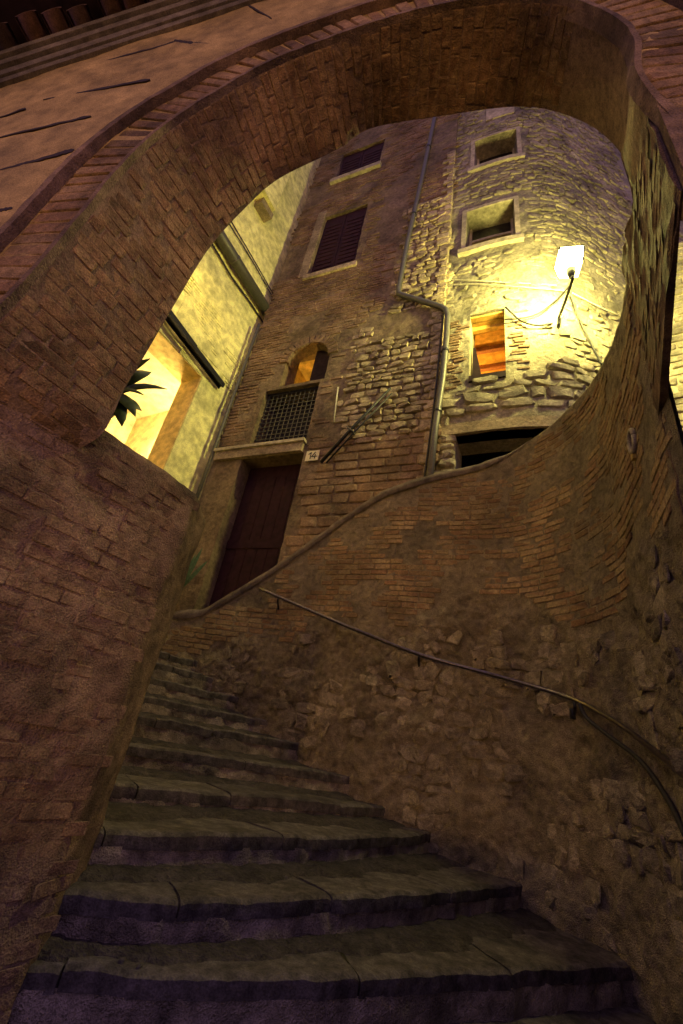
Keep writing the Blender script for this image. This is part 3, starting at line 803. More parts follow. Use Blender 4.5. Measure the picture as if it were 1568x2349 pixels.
# door
door = MB(); p, es, eh, n = hs_(-.685, 2.2)
dr = slab('door', hs_, -1.32, -.05, .2, 4.25, -.36, -.30, MT['redwood'], house)
for k in range(6):
    s0 = -1.30 + k * .207; slab('door_board', hs_, s0, s0 + .198, .62, 4.0, -.301, -.285 + random.uniform(0, .006), MT['redwood'], dr)
slab('door_rail', hs_, -1.31, -.06, 2.6, 2.75, -.285, -.265, MT['redwood'], dr)
slab('lintel', hs_, -1.92, -.08, 4.26, 4.48, -.05, .07, MT['house_stone'], house, 8)
slab('lintel_edge', hs_, -1.95, -.05, 4.44, 4.50, -.05, .11, MT['trim'], house, 8)
b = MB(); p_ = [H0 + HD * -.2]; b.tube([hs_(-.2, 2.30)[0] - hs_(0, 0)[3] * .262, hs_(-.2, 2.30)[0] - hs_(0, 0)[3] * .21, hs_(-.2, 2.15)[0] - hs_(0, 0)[3] * .21, hs_(-.2, 2.15)[0] - hs_(0, 0)[3] * .262], .012, 6); b.build('door_handle', MT['iron'], dr)
# grille with dark void behind
slab('grille_back', hs_, -1.27, -.08, 4.5, 5.9, -.42, -.40, MT['darkroom'], house)
gr = slab('grille_frame', hs_, -1.27, -.08, 5.86, 5.90, -.13, -.09, MT['iron'], house)
for k in range(12):
    s = -1.23 + k * .1; slab('bar', hs_, s - .006, s + .006, 4.5, 5.88, -.125, -.11, MT['zinc'], gr)
for k in range(14):
    h = 4.55 + k * .1; slab('bar', hs_, -1.27, -.08, h - .005, h + .005, -.11, -.10, MT['zinc'], gr)
# arched fanlight: lit room on the left, closed shutter on the right
b = MB(); V = []; n_ = 12; F = []
for d in (.0, -.25):
    for k in range(n_ + 1):
        t = pi * k / n_; s = -.49 - .47 * cos(t); h = 6.62 + .43 * sin(t)
        p, es, eh, n = hs_(s, h); V.append(p + n * (d - .01)); p, es, eh, n = hs_(s, 7.12); V.append(p + n * (d - .01))
q = 2 * (n_ + 1)
for k in range(n_):
    a = 2 * k; F += [(a, a + 2, a + 3, a + 1), (q + a, q + a + 1, q + a + 3, q + a + 2), (a, q + a, q + a + 2, a + 2)]
b.add(V, F); b.build('arch_filler', MT['house_mortar'], house)
for k in range(15):
    t = pi * (k + .5) / 15; p, es, eh, n = hs_(-.49 - .55 * cos(t), 6.62 + .53 * sin(t)); er = es * -cos(t) + eh * sin(t); et = n.cross(er)
    me = stone_data('brick', k % 8, MT['house_brick'], 'voussoir'); o = bpy.data.objects.new('voussoir', me); m = Matrix((et * .10, er * .22, n * .04)).transposed().to_4x4(); m.translation = p
    C.link(o); o.parent = house; o.matrix_basis = Matrix.Translation(-Vector(house['_loc'])) @ m
slab('shutter', hs_, -.46, .0, 5.97, 7.08, -.24, -.20, MT['wood'], house)
def room(name, surf, s0, s1, h0, h1, d0, depth, mat, parent, ceil=None):
    b = MB(); V = []
    for s in (s0, s1):
        for h in (h0, h1):
            for d in (d0, d0 - depth):
                p, es, eh, n = surf(s, h); V.append(p + n * d)
    # 0:s0h0f 1:s0h0b 2:s0h1f 3:s0h1b 4.. s1
    b.add(V, [(0, 2, 3, 1), (4, 5, 7, 6), (1, 3, 7, 5), (2, 6, 7, 3), (0, 1, 5, 4)]); return b.build(name, mat, parent)
room('lit_room', hs_, -1.4, .3, 5.2, 7.6, -.44, 1.6, MT['ochre'], house)
room('dark_room', hs_, -1.3, .2, 9.2, 12.2, -.43, 1.0, MT['darkroom'], house)
room('dark_room', hs_, -1.3, .2, 13.6, 15.6, -.43, 1.0, MT['darkroom'], house)
for (s0, s1, h0, h1) in HO[3:]:
    f = slab('window', hs_, s0 + .02, s1 - .02, h0 + .02, h0 + .07, -.30, -.24, MT['wood'], house)
    slab('frame', hs_, s0, s0 + .06, h0, h1, -.305, -.235, MT['wood'], f); slab('frame', hs_, s1 - .06, s1, h0, h1, -.305, -.235, MT['wood'], f)
    slab('frame', hs_, (s0 + s1) / 2 - .03, (s0 + s1) / 2 + .03, h0 + .05, h1, -.30, -.24, MT['wood'], f)
    slab('pane', hs_, s0 + .06, s1 - .06, h0 + .06, h1, -.285, -.275, MT['glass'], f)
    for a_, c_ in ((s0 + .01, (s0 + s1) / 2 - .008), ((s0 + s1) / 2 + .008, s1 - .01)):
        lf = slab('shutter', hs_, a_, c_, h0 + .02, h1 - .01, -.10, -.07, MT['redwood'], house)
        for q_ in range(int((h1 - h0 - .3) / .16)): slab('slat', hs_, a_ + .07, c_ - .07, h0 + .14 + q_ * .16, h0 + .25 + q_ * .16, -.069, -.055, MT['redwood'], lf)
slab('sill', hs_, -1.28, .2, 13.68, 13.85, -.1, .10, MT['trim'], house); slab('sill', hs_, -1.2, .14, 9.36, 9.5, -.1, .06, MT['house_stone'], house)
slab('jamb_trim', hs_, -1.36, -1.13, 9.5, 12.3, -.05, .03, MT['house_stone'], house, 1)

# ------------------------------------------------------------------ stone house with the lamp
LWC = Curve2([(1.02, 5.41), (1.2, 5.32), (1.9, 4.95), (2.5, 4.7), (3.0, 4.62), (3.6, 4.70), (4.4, 4.93), (6.2, 5.45), (9, 6.2)], 10)
_s0 = (Vector((1.2, 5.32)) - Vector((1.02, 5.41))).length
lw0 = wall_surf(LWC, 1)
def lw(s, h, d=0): return lw0(s + _s0, h, d)
sh = thing('stone_house', 'rounded rubble stone house front lit by the wall lantern', 'house', (2.6, 5.0, 0))
LO = [(.5, 1.43, 12.1, 13.4), (.37, 1.30, 9.0, 10.35), (.5, 1.06, 5.5, 7.0), (.33, 1.62, 1.0, 4.33)]
wall_core('wall', lw, -.2, 7.4, -.8, 20, LO, .5, MT['lamp_mortar'], sh, .12, .14, .03, 5)
VIEWL = [(1000, 1090), (1040, 720), (1060, 430), (1085, 255), (1440, 300), (1440, 650), (1300, 940), (1100, 1070)]
VIEWL = VIEWL
ls = Lay(sh, 'stone', VIEWL)
brickp = lambda s, h: (1.06 < s < 1.42 and 5.5 < h < 6.75) or (.05 < s < .5 and 5.3 < h < 7.0)
trimz = lambda s, h: (.14 < s < 1.47 and 8.68 < h < 10.62) or (.38 < s < 1.55 and 11.95 < h < 13.5) or (.3 < s < 1.75 and 4.3 < h < 4.55) or (.74 < s < 1.44 and 14.2 < h < 15.1)
holes = lambda s, h: nz((s * 3, h * 3, 6), 1, 3) > .30
ls.rows(lw, .0, 3.6, 3.0, 5.75, (.13, .24), (.20, .50), (.03, .065), 'flat', MT['lamp_stone'], gap=.03, tilt=5, wob=.04, skip=lambda s, h: inO(LO, s, h, .06) or brickp(s, h) or trimz(s, h))
ls.rows(lw, .0, 3.9, 5.75, 9.0, (.10, .17), (.14, .34), (.010, .035), 'flat', MT['lamp_stone'], gap=.025, tilt=6, wob=.05, skip=lambda s, h: inO(LO, s, h, .05) or brickp(s, h) or trimz(s, h) or holes(s, h))
ls.rows(lw, .0, 4.4, 9.0, 17, (.10, .16), (.15, .36), (.014, .045), 'flat', MT['lamp_stone'], gap=.022, tilt=4, wob=.06, skip=lambda s, h: inO(LO, s, h, .05) or trimz(s, h))
ls.rows(lw, 3.9, 7.3, 4, 12, (.12, .2), (.25, .5), (.02, .07), 'rubble', MT['lamp_stone'], gap=.03, tilt=4)
ls.finish('small_stones')
lb = Lay(sh, 'brick', VIEWL)
lb.rows(lw, .0, 1.5, 5.3, 7.0, (.06, .075), (.18, .27), (.008, .025), 'brick', MT['house_brick'], gap=.014, tilt=1.5, skip=lambda s, h: inO(LO, s, h, .02) or not brickp(s, h))
lb.finish('small_bricks')
h = 2.6; jq = Lay(sh, 'quoin', VIEWL)
while h < 4.3:
    rh = random.uniform(.12, .2); L = random.uniform(.2, .3); p, es, eh, n = lw(.33 - L / 2, h + rh / 2); jq.put(p, es, eh, n, L, rh - .02, .06, 'rubble', MT['lamp_stone']); h += rh
jq.finish('far_quoins')
slab('door_lintel', lw, .05, 1.95, 4.33, 4.52, -.2, .06, MT['house_stone'], sh, 10)
room('dark_room', lw, .2, 1.8, 1.0, 4.5, -.52, 1.4, MT['darkroom'], sh)
for i, (s0, s1, h0, h1) in enumerate(LO[:2]):
    t = .09
    f = slab('window', lw, s0, s1, h0, h0 + .05, -.42, -.36, MT['wood'], sh)
    slab('pane', lw, s0, s1, h0 + .05, h1, -.44, -.42, MT['glass'], f, 3)
    slab('frame', lw, s0, s0 + .05, h0, h1, -.42, -.35, MT['trim'], f); slab('frame', lw, s1 - .05, s1, h0, h1, -.42, -.35, MT['trim'], f); slab('frame', lw, s0, s1, h0 + .62 * (h1 - h0), h0 + .67 * (h1 - h0), -.42, -.35, MT['trim'], f, 2)
    slab('casing', lw, s0 - t, s0 - .001, h0, h1 + t, -.03, .035, MT['trim'], sh); slab('casing', lw, s1 + .001, s1 + t, h0, h1 + t, -.03, .035, MT['trim'], sh)
    slab('casing', lw, s0 - .001, s1 + .001, h1 + .001, h1 + t + .002, -.03, .033, MT['trim'], sh, 4)
    slab('sill', lw, s0 - t - .05, s1 + t + .05, h0 - .14, h0 - .001, -.2, .08, MT['trim'], sh, 4)
slab('plaster_patch', lw, .76, 1.42, 14.3, 15.0, -.02, .03, MT['trim'], sh, 3)
# orange room behind the small window
room('lit_room', lw, .1, 1.5, 5.2, 7.02, -.5, 1.3, MT['orange'], sh)
for k in range(4):
    slab('ceiling_board', lw, .505, 1.055, 6.95 - .001 * k, 6.985, -.49 + k * .12, -.385 + k * .12, MT['orange'], sh)
for k in range(2): slab('ceiling_beam', lw, .12, 1.48, 6.91, 7.01, -.80 - k * .45, -.72 - k * .45, MT['clay'], sh)
slab('lintel_board', lw, .5, 1.06, 6.86, 7.0, -.30, -.22, MT['orange'], sh)
b = MB(); V = []
for s, h in ((.52, 5.5), (.70, 5.5), (.57, 6.35), (.53, 6.35)):
    for d in (-.20, -.16): p, es, eh, n = lw(s, h); V.append(p + n * d)
b.add(V, [(1, 3, 5, 7), (0, 6, 4, 2), (0, 2, 3, 1), (2, 4, 5, 3), (4, 6, 7, 5), (6, 0, 1, 7)]); b.build('shutter', MT['wood'], sh)
slab('window_ledge', lw, .5, 1.06, 5.38, 5.5, -.5, .03, MT['wood'], sh, 2)

nb = thing('side_house', 'lit plaster house corner seen in the gap beside the pillar', 'house', (5.6, 4.6, 0))
NBC = Curve2([(4.9, 5.05), (8.2, 2.9)], 1, False); nbs = wall_surf(NBC, 1)
wall_core('wall', nbs, 0, NBC.L, -.8, 9.6, [], .4, MT['trim'], nb, .2, .2, .03, 4)
nbl = Lay(nb, 'stone'); nbl.rows(nbs, .05, 2.5, 3.0, 9.5, (.12, .2), (.25, .5), (.02, .05), 'block', MT['lamp_stone'], gap=.02, tilt=2); nbl.finish('small_stones', 60)
# ------------------------------------------------------------------ yellow house on the left
Y0 = Vector((-2.6, 7.4)); YD = Vector((.515, .857)).normalized()
def yw(s, h, d=0):
    p = Y0 + YD * s; return Vector((p.x, p.y, h + EZ)), Vector((YD.x, YD.y, 0)), Vector((0, 0, 1)), Vector((YD.y, -YD.x, 0))
yh = thing('yellow_house', 'yellow plastered house glimpsed through the arch with lit cream passage', 'house', (-3.2, 6.6, 0))
YO = [(-3.4, -1.0, 1.0, 5.85)]
wall_core('wall', yw, -5.0, 1.4, -.8, 24, YO, .55, MT['yellow'], yh, .15, .15, .025, 3.5)
room('passage', yw, -3.4, -.45, 1.0, 5.84, -.551, 2.0, MT['cream'], yh)
slab('reveal', yw, -1.02, -.99, 1.0, 5.85, -.56, -.02, MT['ochre'], yh); slab('reveal_soffit', yw, -3.4, -1.02, 5.82, 5.85, -.56, -.02, MT['ochre'], yh, 4)
slab('rough_patch', yw, -1.98, -.15, 6.3, 7.6, -.02, .012, MT['yellow'], yh, 6)
bp_ = Lay(yh, 'brick')
bp_.rows(yw, -2.2, .1, 6.0, 8.2, (.06, .075), (.16, .28), (.016, .03), 'brick', MT['yellow'], gap=.016, tilt=2, skip=lambda s, h: not (6.9 - .55 * (s + 1) - .5 < h < 7.5 - .5 * (s + 1) and nz((s * 2, h * 2, 3), 1, 3) < .15) or h > 8.3)
bp_.finish('small_bricks')
slab('upper_bay', yw, -5.0, -1.15, 11.2, 16, .0, .35, MT['yellow'], yh)
slab('bay_bracket', yw, -1.5, -1.08, 11.0, 11.2, .0, .25, MT['house_stone'], yh)
# horizontal waste pipe, cables, iron beam
t = thing('waste_pipe', 'thick grey pipe running along the yellow wall', 'pipe', yw(-.8, 8.7)[0])
def ypt(s, h, d): p, es, eh, n = yw(s, h); return p + n * d
b = MB(); b.tube([ypt(-3.2, 8.92, .16), ypt(-1.9, 8.82, .16), ypt(.38, 8.66, .16)], .13, 16); b.build('pipe', MT['zinc'], t, True)
for s in (-1.5, -.2):
    b = MB(); b.tube([ypt(s, 8.79 - .07 * (s + 1.5), .16), ypt(s + .05, 8.787 - .07 * (s + 1.5), .16)], .142, 16); b.build('collar', MT['zinc'], t, True)
b = MB(); b.tube(spline([ypt(-3.2, 8.66, .05), ypt(-1.9, 8.58, .05), ypt(-1.3, 8.50, .04), ypt(-.6, 8.5, .05), ypt(.42, 8.42, .05)], 6), .022, 6); tag(b.build('cable', MT['cable'], None, True), 'black cable slung just below the thick grey pipe', 'cable')
for k, (h0, h1) in enumerate(((9.72, 9.50), (9.60, 9.40))):
    b = MB(); b.tube(spline([ypt(-3.0, h0 + .1, .04), ypt(-1.8, h0, .03), ypt(-1.0, h0 - .1 + .03 * k, .05), ypt(.2, h1, .04)], 6), .014, 6)
    tag(b.build('cable', MT['cable'], None, True), ('upper' if k == 0 else 'lower') + ' of the two thin cables above the thick grey pipe', 'cable', 'twin cables on the yellow wall')
t = thing('iron_beam', 'dark iron beam crossing above the lit cream passage', 'beam', ypt(-1.4, 6.0, .1))
b = MB(); p0, p1 = ypt(-2.9, 6.22, .12), ypt(-.6, 5.93, .12); e = (p1 - p0); L_ = e.length; e.normalize(); nn = yw(0, 0)[3]; uu = e.cross(nn)
for o_, hh, dd in ((.0, .012, .07), (.09, .07, .012), (-.09, .07, .012)):
    b.box((p0 + p1) / 2 + nn * o_ * .6, e * L_ / 2, uu * hh * .8, nn * dd * .8)
b.build('beam', MT['iron'], t)
b = MB(); b.box(ypt(-1.9, 5.98, .3), es_ if False else (YD.to_3d() * .35 + Vector((0, 0, -.05))), nn * .02, Vector((0, 0, .05))); b.build('bar', MT['iron'], t)
# gutter pipe at the joint of the two houses
b = MB(); p = H0 + HD * -2.0; b.tube([Vector((p.x, p.y, 2.5 + EZ)) + FN * .08, Vector((p.x, p.y, 8.0 + EZ)) + FN * .08], .035, 8)
tag(b.build('corner_pipe', MT['zinc'], None, True), 'thin pipe down the left corner of the dim brick house', 'pipe')

# ------------------------------------------------------------------ lanterns
def lantern(name, label, cat, wall_pt, head_pt, col, power, group=None, w=.165):
    t = thing(name, label, cat, wall_pt, group)
    out = (head_pt - wall_pt); oh = Vector((out.x, out.y, 0)).normalized(); sd = Vector((-oh.y, oh.x, 0)); Z = Vector((0, 0, 1))
    neck = head_pt - Z * .30
    b = MB(); b.tube(spline([wall_pt - oh * .05, wall_pt + oh * .06, wall_pt + oh * .12 + Z * .12, wall_pt.lerp(neck, .5) + oh * .03, neck - Z * .08, neck], 7), [.022] * 36, 8); b.build('arm', MT['iron'], t, True)
    b = MB(); sp = []
    for k in range(30):
        a = k / 29 * 3.4 * pi; r = .12 * (1 - k / 36); c = wall_pt + oh * .10 + Z * .02
        sp.append(c + oh * (cos(a) * r) + Z * (sin(a) * r))
    b.tube(sp, .011, 6); b.build('scroll', MT['iron'], t, True)
    b = MB(); b.box(wall_pt - oh * .01, sd * .05, Z * .16, oh * .012); b.build('wall_plate', MT['iron'], t)
    bot, top_ = w * .78, w; z0, z1 = -.13, .17
    cb = [head_pt + Z * z0 + oh * (a * bot) + sd * (c * bot) for a, c in ((-1, -1), (1, -1), (1, 1), (-1, 1))]
    ct = [head_pt + Z * z1 + oh * (a * top_) + sd * (c * top_) for a, c in ((-1, -1), (1, -1), (1, 1), (-1, 1))]
    gm = mat_emit('lit glass ' + label[:50], col, power)
    for k in range(4):
        k2 = (k + 1) % 4; b = MB(); cen = head_pt; sh_ = lambda q: q + (cen - q) * .03
        b.add([sh_(cb[k]), sh_(cb[k2]), sh_(ct[k2]), sh_(ct[k])], [(0, 1, 2, 3)]); b.build('pane', gm, t)
        b = MB(); b.tube([cb[k], ct[k]], .012, 6); b.build('frame_bar', MT['iron'], t)
        b = MB(); b.tube([ct[k], ct[k2]], .012, 6); b.build('frame_bar', MT['iron'], t)
    b = MB(); b.add([q + (head_pt - q) * .03 for q in ct], [(0, 1, 2, 3)]); b.build('top_pane', gm, t)
    b = MB(); b.box(head_pt + Z * (z0 - .006), oh * bot, sd * bot, Z * .004); b.build('bottom_pane', mat_emit('frosted bottom ' + name, col, 9.0), t)
    b = MB(); b.tube([head_pt + Z * (z0 - .20), head_pt + Z * (z0 - .17), head_pt + Z * (z0 - .10), head_pt + Z * (z0 - .022)], [.022, .04, .055, .07], 12); b.build('base', MT['iron'], t, True)
    return t
base = lw(*[ (lambda q: (q[0] - _s0, q[1]))(LWC.hit(1281, 752)) ][0])[0]
head = at_rho(1308, 606, 4.68)
lantern('wall_lantern', 'bright square lantern on a scrolled iron arm on the stone house', 'street lamp', base, head, *LAMP_MAIN)
# unseen lamps: orange light from behind, split over added lanterns to soften it
for x_, z_, pw_, lab_ in ((-6.0, -.45, 2.6, 'orange street lantern behind the viewer, leftmost of four'), (-2.6, -.55, 1.5, 'orange street lantern behind the viewer, second of four from the left'), (5.0, -.45, 1.0, 'orange street lantern behind the viewer, third of four from the left'), (9.5, -.15, 1.0, 'orange street lantern behind the viewer, rightmost of four')):
    lantern('split_lantern', lab_, 'street lamp', Vector((x_, -15.6, EZ + z_ - .65)), Vector((x_, -15.0, EZ + z_)), LAMP_STREET[0], LAMP_STREET[1] * pw_, group='unseen lanterns sharing one light')
# unseen alley lamp, added with a dish shade to light the curved wall
q = uv(1.5, -5.0, 8.0); t = thing('added_alley_lamp', 'added unseen lamp under a dish shade in the side alley', 'street lamp', q)
b = MB(); V = []; n_ = 24
for k in range(n_):
    a = 2 * pi * k / n_; V += [q + Vector((cos(a) * .30, sin(a) * .30, 0)), q + Vector((cos(a) * .05, sin(a) * .05, .14)), q + Vector((cos(a) * .05, sin(a) * .05, .15)), q + Vector((cos(a) * .302, sin(a) * .302, .008))]
F = []
for k in range(n_):
    a, c = 4 * k, 4 * ((k + 1) % n_); F += [(a, a + 1, c + 1, c), (a + 2, a + 3, c + 3, c + 2), (a, c, c + 3, a + 3)]
F += [tuple(4 * k + 1 for k in range(n_)), tuple(4 * k + 2 for k in range(n_))]
b.add(V, F); b.build('shade', MT['iron'], t)
b = MB(); b.tube(spline([q + Vector((0, 0, .15)), q + Vector((0, 0, .35)), q - UD * .25 + Vector((0, 0, .45)), q - UD * .6 + Vector((0, 0, .3))], 6), .018, 8); b.build('arm', MT['iron'], t)
b = MB(); V = []
for i in range(7):
    for k in range(8): a = pi * i / 6; c = pi * k / 4; V.append(q + Vector((0, 0, .03)) + Vector((sin(a) * cos(c), sin(a) * sin(c), cos(a))) * .07)
b.add(V, [(i * 8 + k, i * 8 + 8 + k, i * 8 + 8 + (k + 1) % 8, i * 8 + (k + 1) % 8) for i in range(6) for k in range(8)]); b.build('bulb', mat_emit('lit alley bulb', *LAMP_ALLEY), t, True)
def globe(name, label, p, r, col, power):
    bpy_m = MB(); n, m = 12, 8
    V = [p + Vector((0, 0, r))]
    for i in range(1, m):
        for k in range(n): a = pi * i / m; c = 2 * pi * k / n; V.append(p + Vector((sin(a) * cos(c), sin(a) * sin(c), cos(a))) * r)
    V.append(p - Vector((0, 0, r))); F = [(0, 1 + k, 1 + (k + 1) % n) for k in range(n)]
    for i in range(m - 2):
        for k in range(n): a = 1 + i * n + k; c = 1 + i * n + (k + 1) % n; F.append((a, a + n, c + n, c))
    e = len(V) - 1; F += [(e, e - n + (k + 1) % n, e - n + k) for k in range(n)]
    t = thing(name, label, 'lamp', p)
    bpy_m.add(V, F); bpy_m.build('globe', mat_emit('lit ' + label, col, power), t, True)
    b = MB(); b.tube([p + Vector((0, 0, r)), p + Vector((0, 0, r + .15))], .012, 6); b.build('stem', MT['iron'], t)
p, es, eh, n = yw(-.62, 4.7); globe('passage_lamp', 'glowing globe lamp inside the cream passage', p - n * .95, .10, *LAMP_PASSAGE)
p, es, eh, n = lw(.3, 6.3); globe('room_lamp', 'glowing globe lamp in the orange room', p - n * 1.1, .06, *LAMP_ROOM)
p, es, eh, n = hs_(-1.0, 6.0); globe('hall_lamp', 'glowing globe lamp in the hall behind the fanlight', p - n * 1.3, .06, *LAMP_ROOM)

# unseen low wall, added to keep the orange light off the steps
b = MB(); b.aabb((-6, -3.1, -.05), (6, -2.8, EZ - .50)); tag(b.build('light_block_wall', MT['pier_mortar']), 'unseen low wall added behind the viewer to block light', 'wall')

# ------------------------------------------------------------------ drainpipe, plate, pole, rod
def hpt(s, h, d): p, es, eh, n = hs_(s, h); return p + n * d
t = thing('drainpipe', 'grey drainpipe with a dogleg down the corner of the brick house', 'drainpipe', hpt(2.1, 3.0, .1))
b = MB(); b.tube([hpt(1.60, 17.5, .09), hpt(1.57, 15.4, .09), hpt(1.44, 12.3, .09), hpt(1.30, 9.5, .09), hpt(1.26, 8.0, .09), hpt(1.28, 7.86, .09), hpt(1.36, 7.78, .09), hpt(2.12, 7.18, .09), hpt(2.22, 7.06, .09), hpt(2.26, 6.88, .09), hpt(2.26, 6.3, .09), hpt(2.24, 5.4, .09), hpt(2.18, 4.4, .09), hpt(2.12, 2.6, .09)], .052, 12); b.build('pipe', MT['zinc'], t, True)
for s, h in ((1.50, 13.6), (1.36, 10.6), (2.255, 6.0), (2.2, 4.7)):
    b = MB(); b.tube([hpt(s, h - .02, .09), hpt(s, h + .02, .09)], .062, 12); b.box(hpt(s, h, .04), HD.to_3d() * .015, Vector((0, 0, .015)), hs_(0, 0)[3] * .05); b.build('bracket', MT['iron'], t)
b = MB(); b.tube(spline([hpt(2.17, 7.0, .05), hpt(2.15, 6.0, .06), hpt(2.12, 4.8, .05), hpt(2.04, 3.0, .05)], 6), .016, 6); tag(b.build('cable', MT['cable'], None, True), 'black cable running beside the drainpipe on the house corner', 'cable')
t = thing('number_plate', 'small pale house number plate reading 14 beside the door', 'number plate', hpt(.15, 4.05, .05))
slab('plate', hs_, .03, .27, 4.03, 4.23, .035, .05, MT['plate'], t)
def strokes(name, segs, x0, y0, sx, sy):
    b = MB(); zz = hs_(0, 0)[3]; D3 = HD.to_3d()
    for (a, c, d, e) in segs:
        p, q = hpt(x0 + a * sx, y0 + c * sy, .053), hpt(x0 + d * sx, y0 + e * sy, .053); v = (q - p); L = v.length; v.normalize(); w_ = zz.cross(v)
        b.box((p + q) / 2, v * (L / 2 + .007), w_ * .0085, zz * .002)
    b.build(name, MT['digit'], t)
strokes('digit_one', [(.0, .75, .35, 1), (.35, 1, .35, 0)], .085, 4.07, .11, .12)
strokes('digit_four', [(.55, 1, 0, .3), (0, .3, .9, .3), (.62, .62, .62, 0)], .145, 4.07, .10, .12)
t = thing('leaning_pole', 'dark pole fixed slantwise on the wall above the number plate', 'pole', hpt(.37, 3.96, .1))
b = MB(); b.tube([hpt(.37, 3.93, .10), hpt(.8, 4.52, .12), hpt(1.40, 5.30, .14)], [.03, .028, .02], 8); b.tube([hpt(.46, 3.93, .08), hpt(.86, 4.47, .10), hpt(1.42, 5.2, .11)], [.014] * 3, 6); b.build('pole', MT['iron'], t, True)
b = MB(); p = hpt(.80, 4.52, .12); b.box(p - hs_(0, 0)[3] * .05, (HD.to_3d() * .07 + Vector((0, 0, -.06))), hs_(0, 0)[3] * .08, Vector((0, 0, .010))); b.build('clamp', MT['zinc'], t)
b = MB(); b.tube([hpt(.36, 5.62, .05), hpt(.42, 4.8, .05)], .014, 6); tag(b.build('wall_rod', MT['palecable'], None, True), 'short thin upright rod on the wall above the slanting pole', 'rod')

# ------------------------------------------------------------------ cables round the lantern
def lp(px, py, d=.06):
    s, h, t_ = LWC.hit(px, py); p, es, eh, n = lw0(s, h); w = p + n * d; return w
z5 = lambda x, y: ((1050 + x / 2.4049) / 1.0855, (500 + y / 2.4049) / 1.0855)
for pts, r, m, lab in (
    ([(0, 510), (170, 490), (400, 500), (800, 525)], .012, 'palecable', 'pale cable stretched level across the stone wall left of the lantern'),
    ([(120, 525), (330, 515), (600, 535), (880, 560)], .009, 'palecable', 'thin pale wire just under the level cable left of the lantern'),
    ([(505, 655), (540, 690), (600, 740), (690, 765), (775, 752)], .014, 'cable', 'black cable looping from the orange window to the lantern foot'),
    ([(500, 728), (600, 722), (700, 690), (790, 620), (870, 532)], .013, 'cable', 'black cable rising from the orange window to the lantern arm'),
    ([(876, 590), (910, 680), (960, 790), (1010, 890), (1062, 1000)], .014, 'cable', 'black cable falling from the lantern arm toward the curved wall'),
    ([(890, 570), (1000, 625), (1080, 665), (1160, 700)], .012, 'palecable', 'pale cable running down to the right of the lantern')):
    b = MB(); b.tube(spline([lp(*z5(*q)) for q in pts], 8), r, 6); tag(b.build('cable', MT[m], None, True), lab, 'cable')

# ------------------------------------------------------------------ handrail
def rp(px, py, d):
    s, h, t_ = RW.hit(px, py); r = ray(px, py); p, es, eh, n = rw(s, h); k = 1 - d / (Vector((p.x, p.y, 0)).length); q = Vector((p.x, p.y, h)) * k; return Vector((q.x, q.y, q.z + EZ))
t = thing('handrail', 'slim worn metal handrail bracketed to the curved wall', 'handrail', rp(960, 1500, .1) - Vector((0, 0, 1.2)))
rail = [rp(px, py, .13) for px, py in ((596, 1350), (700, 1395), (830, 1450), (960, 1500), (1130, 1548), (1300, 1598), (1400, 1648), (1480, 1705), (1568, 1778), (1620, 1825))]
b = MB(); b.tube(spline(rail, 8), .019, 10); b.build('rail', MT['steel'], t, True)
for px, py in ((640, 1370), (962, 1501), (1318, 1608)):
    a = rp(px, py, .13); c = rp(px, py + 30, -.02); b = MB(); b.tube(spline([a, a - Vector((0, 0, .05)), c], 5), .012, 8)
    b.box(c, Vector((.03, 0, 0)), Vector((0, .015, 0)), Vector((0, 0, .04))); b.build('bracket', MT['iron'], t, True)
b = MB(); b.tube(spline([rp(px, py, .15) for px, py in ((1330, 1615), (1348, 1648), (1400, 1690), (1470, 1745), (1530, 1830), (1568, 1905), (1610, 2000))], 8), .016, 8)
tag(b.build('cable', MT['cable'], None, True), 'dark cable hanging from the handrail end toward the lower right', 'cable')
# iron ring on the wall
t = thing('tether_ring', 'small iron ring hung on the curved wall beside the pillar', 'ring', rp(1448, 1015, .05))
c = rp(1450, 1012, .06); s_, h_, t_ = RW.hit(1450, 1012); _, es, eh, n = rw(s_, h_)
b = MB(); b.tube([c + es * (.065 * cos(a)) + eh * (.085 * sin(a)) for a in [2 * pi * k / 24 for k in range(25)]], .017, 8); b.build('ring', MT['trim'], t, True)
b = MB(); b.box(c - eh * .10 - es * .03 - n * .02, es * .02, eh * .035, n * .03); b.build('tag', MT['yellow_highlight'], t)  # small yellow box painted in for the highlight on the ring

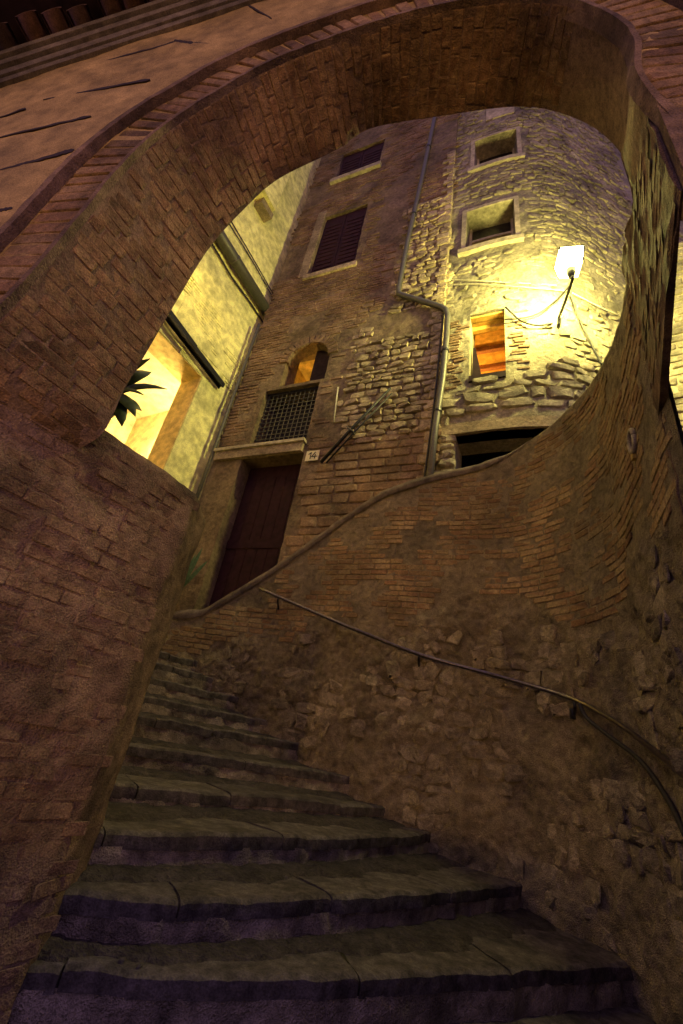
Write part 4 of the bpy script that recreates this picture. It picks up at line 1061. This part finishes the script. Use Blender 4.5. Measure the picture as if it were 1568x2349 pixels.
# ------------------------------------------------------------------ plants, hose
def leaf(parent, base, tip, width, mat, curl=.15):
    b = MB(); n = 7; V = []; d = tip - base; L = d.length; sdv = d.cross(Vector((.3, -.8, .5))).normalized(); upv = sdv.cross(d).normalized()
    for i in range(n):
        f = i / (n - 1); wv = width * (sin(pi * min(1, f * .92 + .06)) ** .8) * (1 if i < n - 1 else 0.02); c = base + d * f + upv * (curl * L * 4 * f * (1 - f) * .3)
        V += [c - sdv * wv - upv * .006, c + upv * wv * .25, c + sdv * wv - upv * .006]
    F = []
    for i in range(n - 1):
        a = i * 3; F += [(a, a + 1, a + 4, a + 3), (a + 1, a + 2, a + 5, a + 4)]
    b.add(V, F); return b.build('leaf', mat, parent, True)
root = at_rho(262, 905, 3.4)
t = thing('hanging_plant', 'dark leaved plant hanging behind the arch against the cream passage', 'plant', root)
for px, py, w_ in ((384, 892, .045), (348, 853, .05), (345, 822, .04), (281, 978, .05), (326, 942, .055), (312, 955, .05), (300, 870, .05), (255, 960, .05), (330, 905, .035)):
    leaf(t, root + Vector((random.uniform(-.04, .04), random.uniform(-.03, .03), random.uniform(-.05, .05))), at_rho(px, py, 3.3 + random.uniform(-.1, .1)), w_ * 1.25, MT['leaf'], .5)
b = MB(); b.tube([root - Vector((.18, 0, .12)), root - Vector((.05, 0, .02)), root], .012, 6); b.build('stem', MT['leaf'], t)
b = MB(); q = root - Vector((.25, 0, .30)); b.tube([q, q + Vector((0, 0, .22))], [.08, .12], 12); b.build('pot', MT['clay'], t)
root = at_rho(440, 1330, 6.3)
t = thing('potted_plant', 'small pale green plant beside the foot of the dark door', 'plant', root - Vector((0, 0, .3)))
b = MB(); b.tube([root - Vector((.3, 0, .62)), root - Vector((.3, 0, .30))], [.08, .12], 12); b.build('pot', MT['clay'], t)
for px, py in ((466, 1255), (478, 1285), (450, 1270), (436, 1265)): leaf(t, root - Vector((.1, 0, .15)), at_rho(px, py, 6.25), .03, MT['paleleaf'])
b = MB(); b.tube(spline([ypt(.15, 9.05, .2), ypt(.38, 9.25, .22), ypt(.62, 9.55, .2), ypt(.7, 9.6, .15)], 6), .02, 8); tag(b.build('hose', MT['greenhose'], None, True), 'short pale green hose end above the grey pipe', 'hose')
for o in scene.objects:
    if '_loc' in o: del o['_loc']
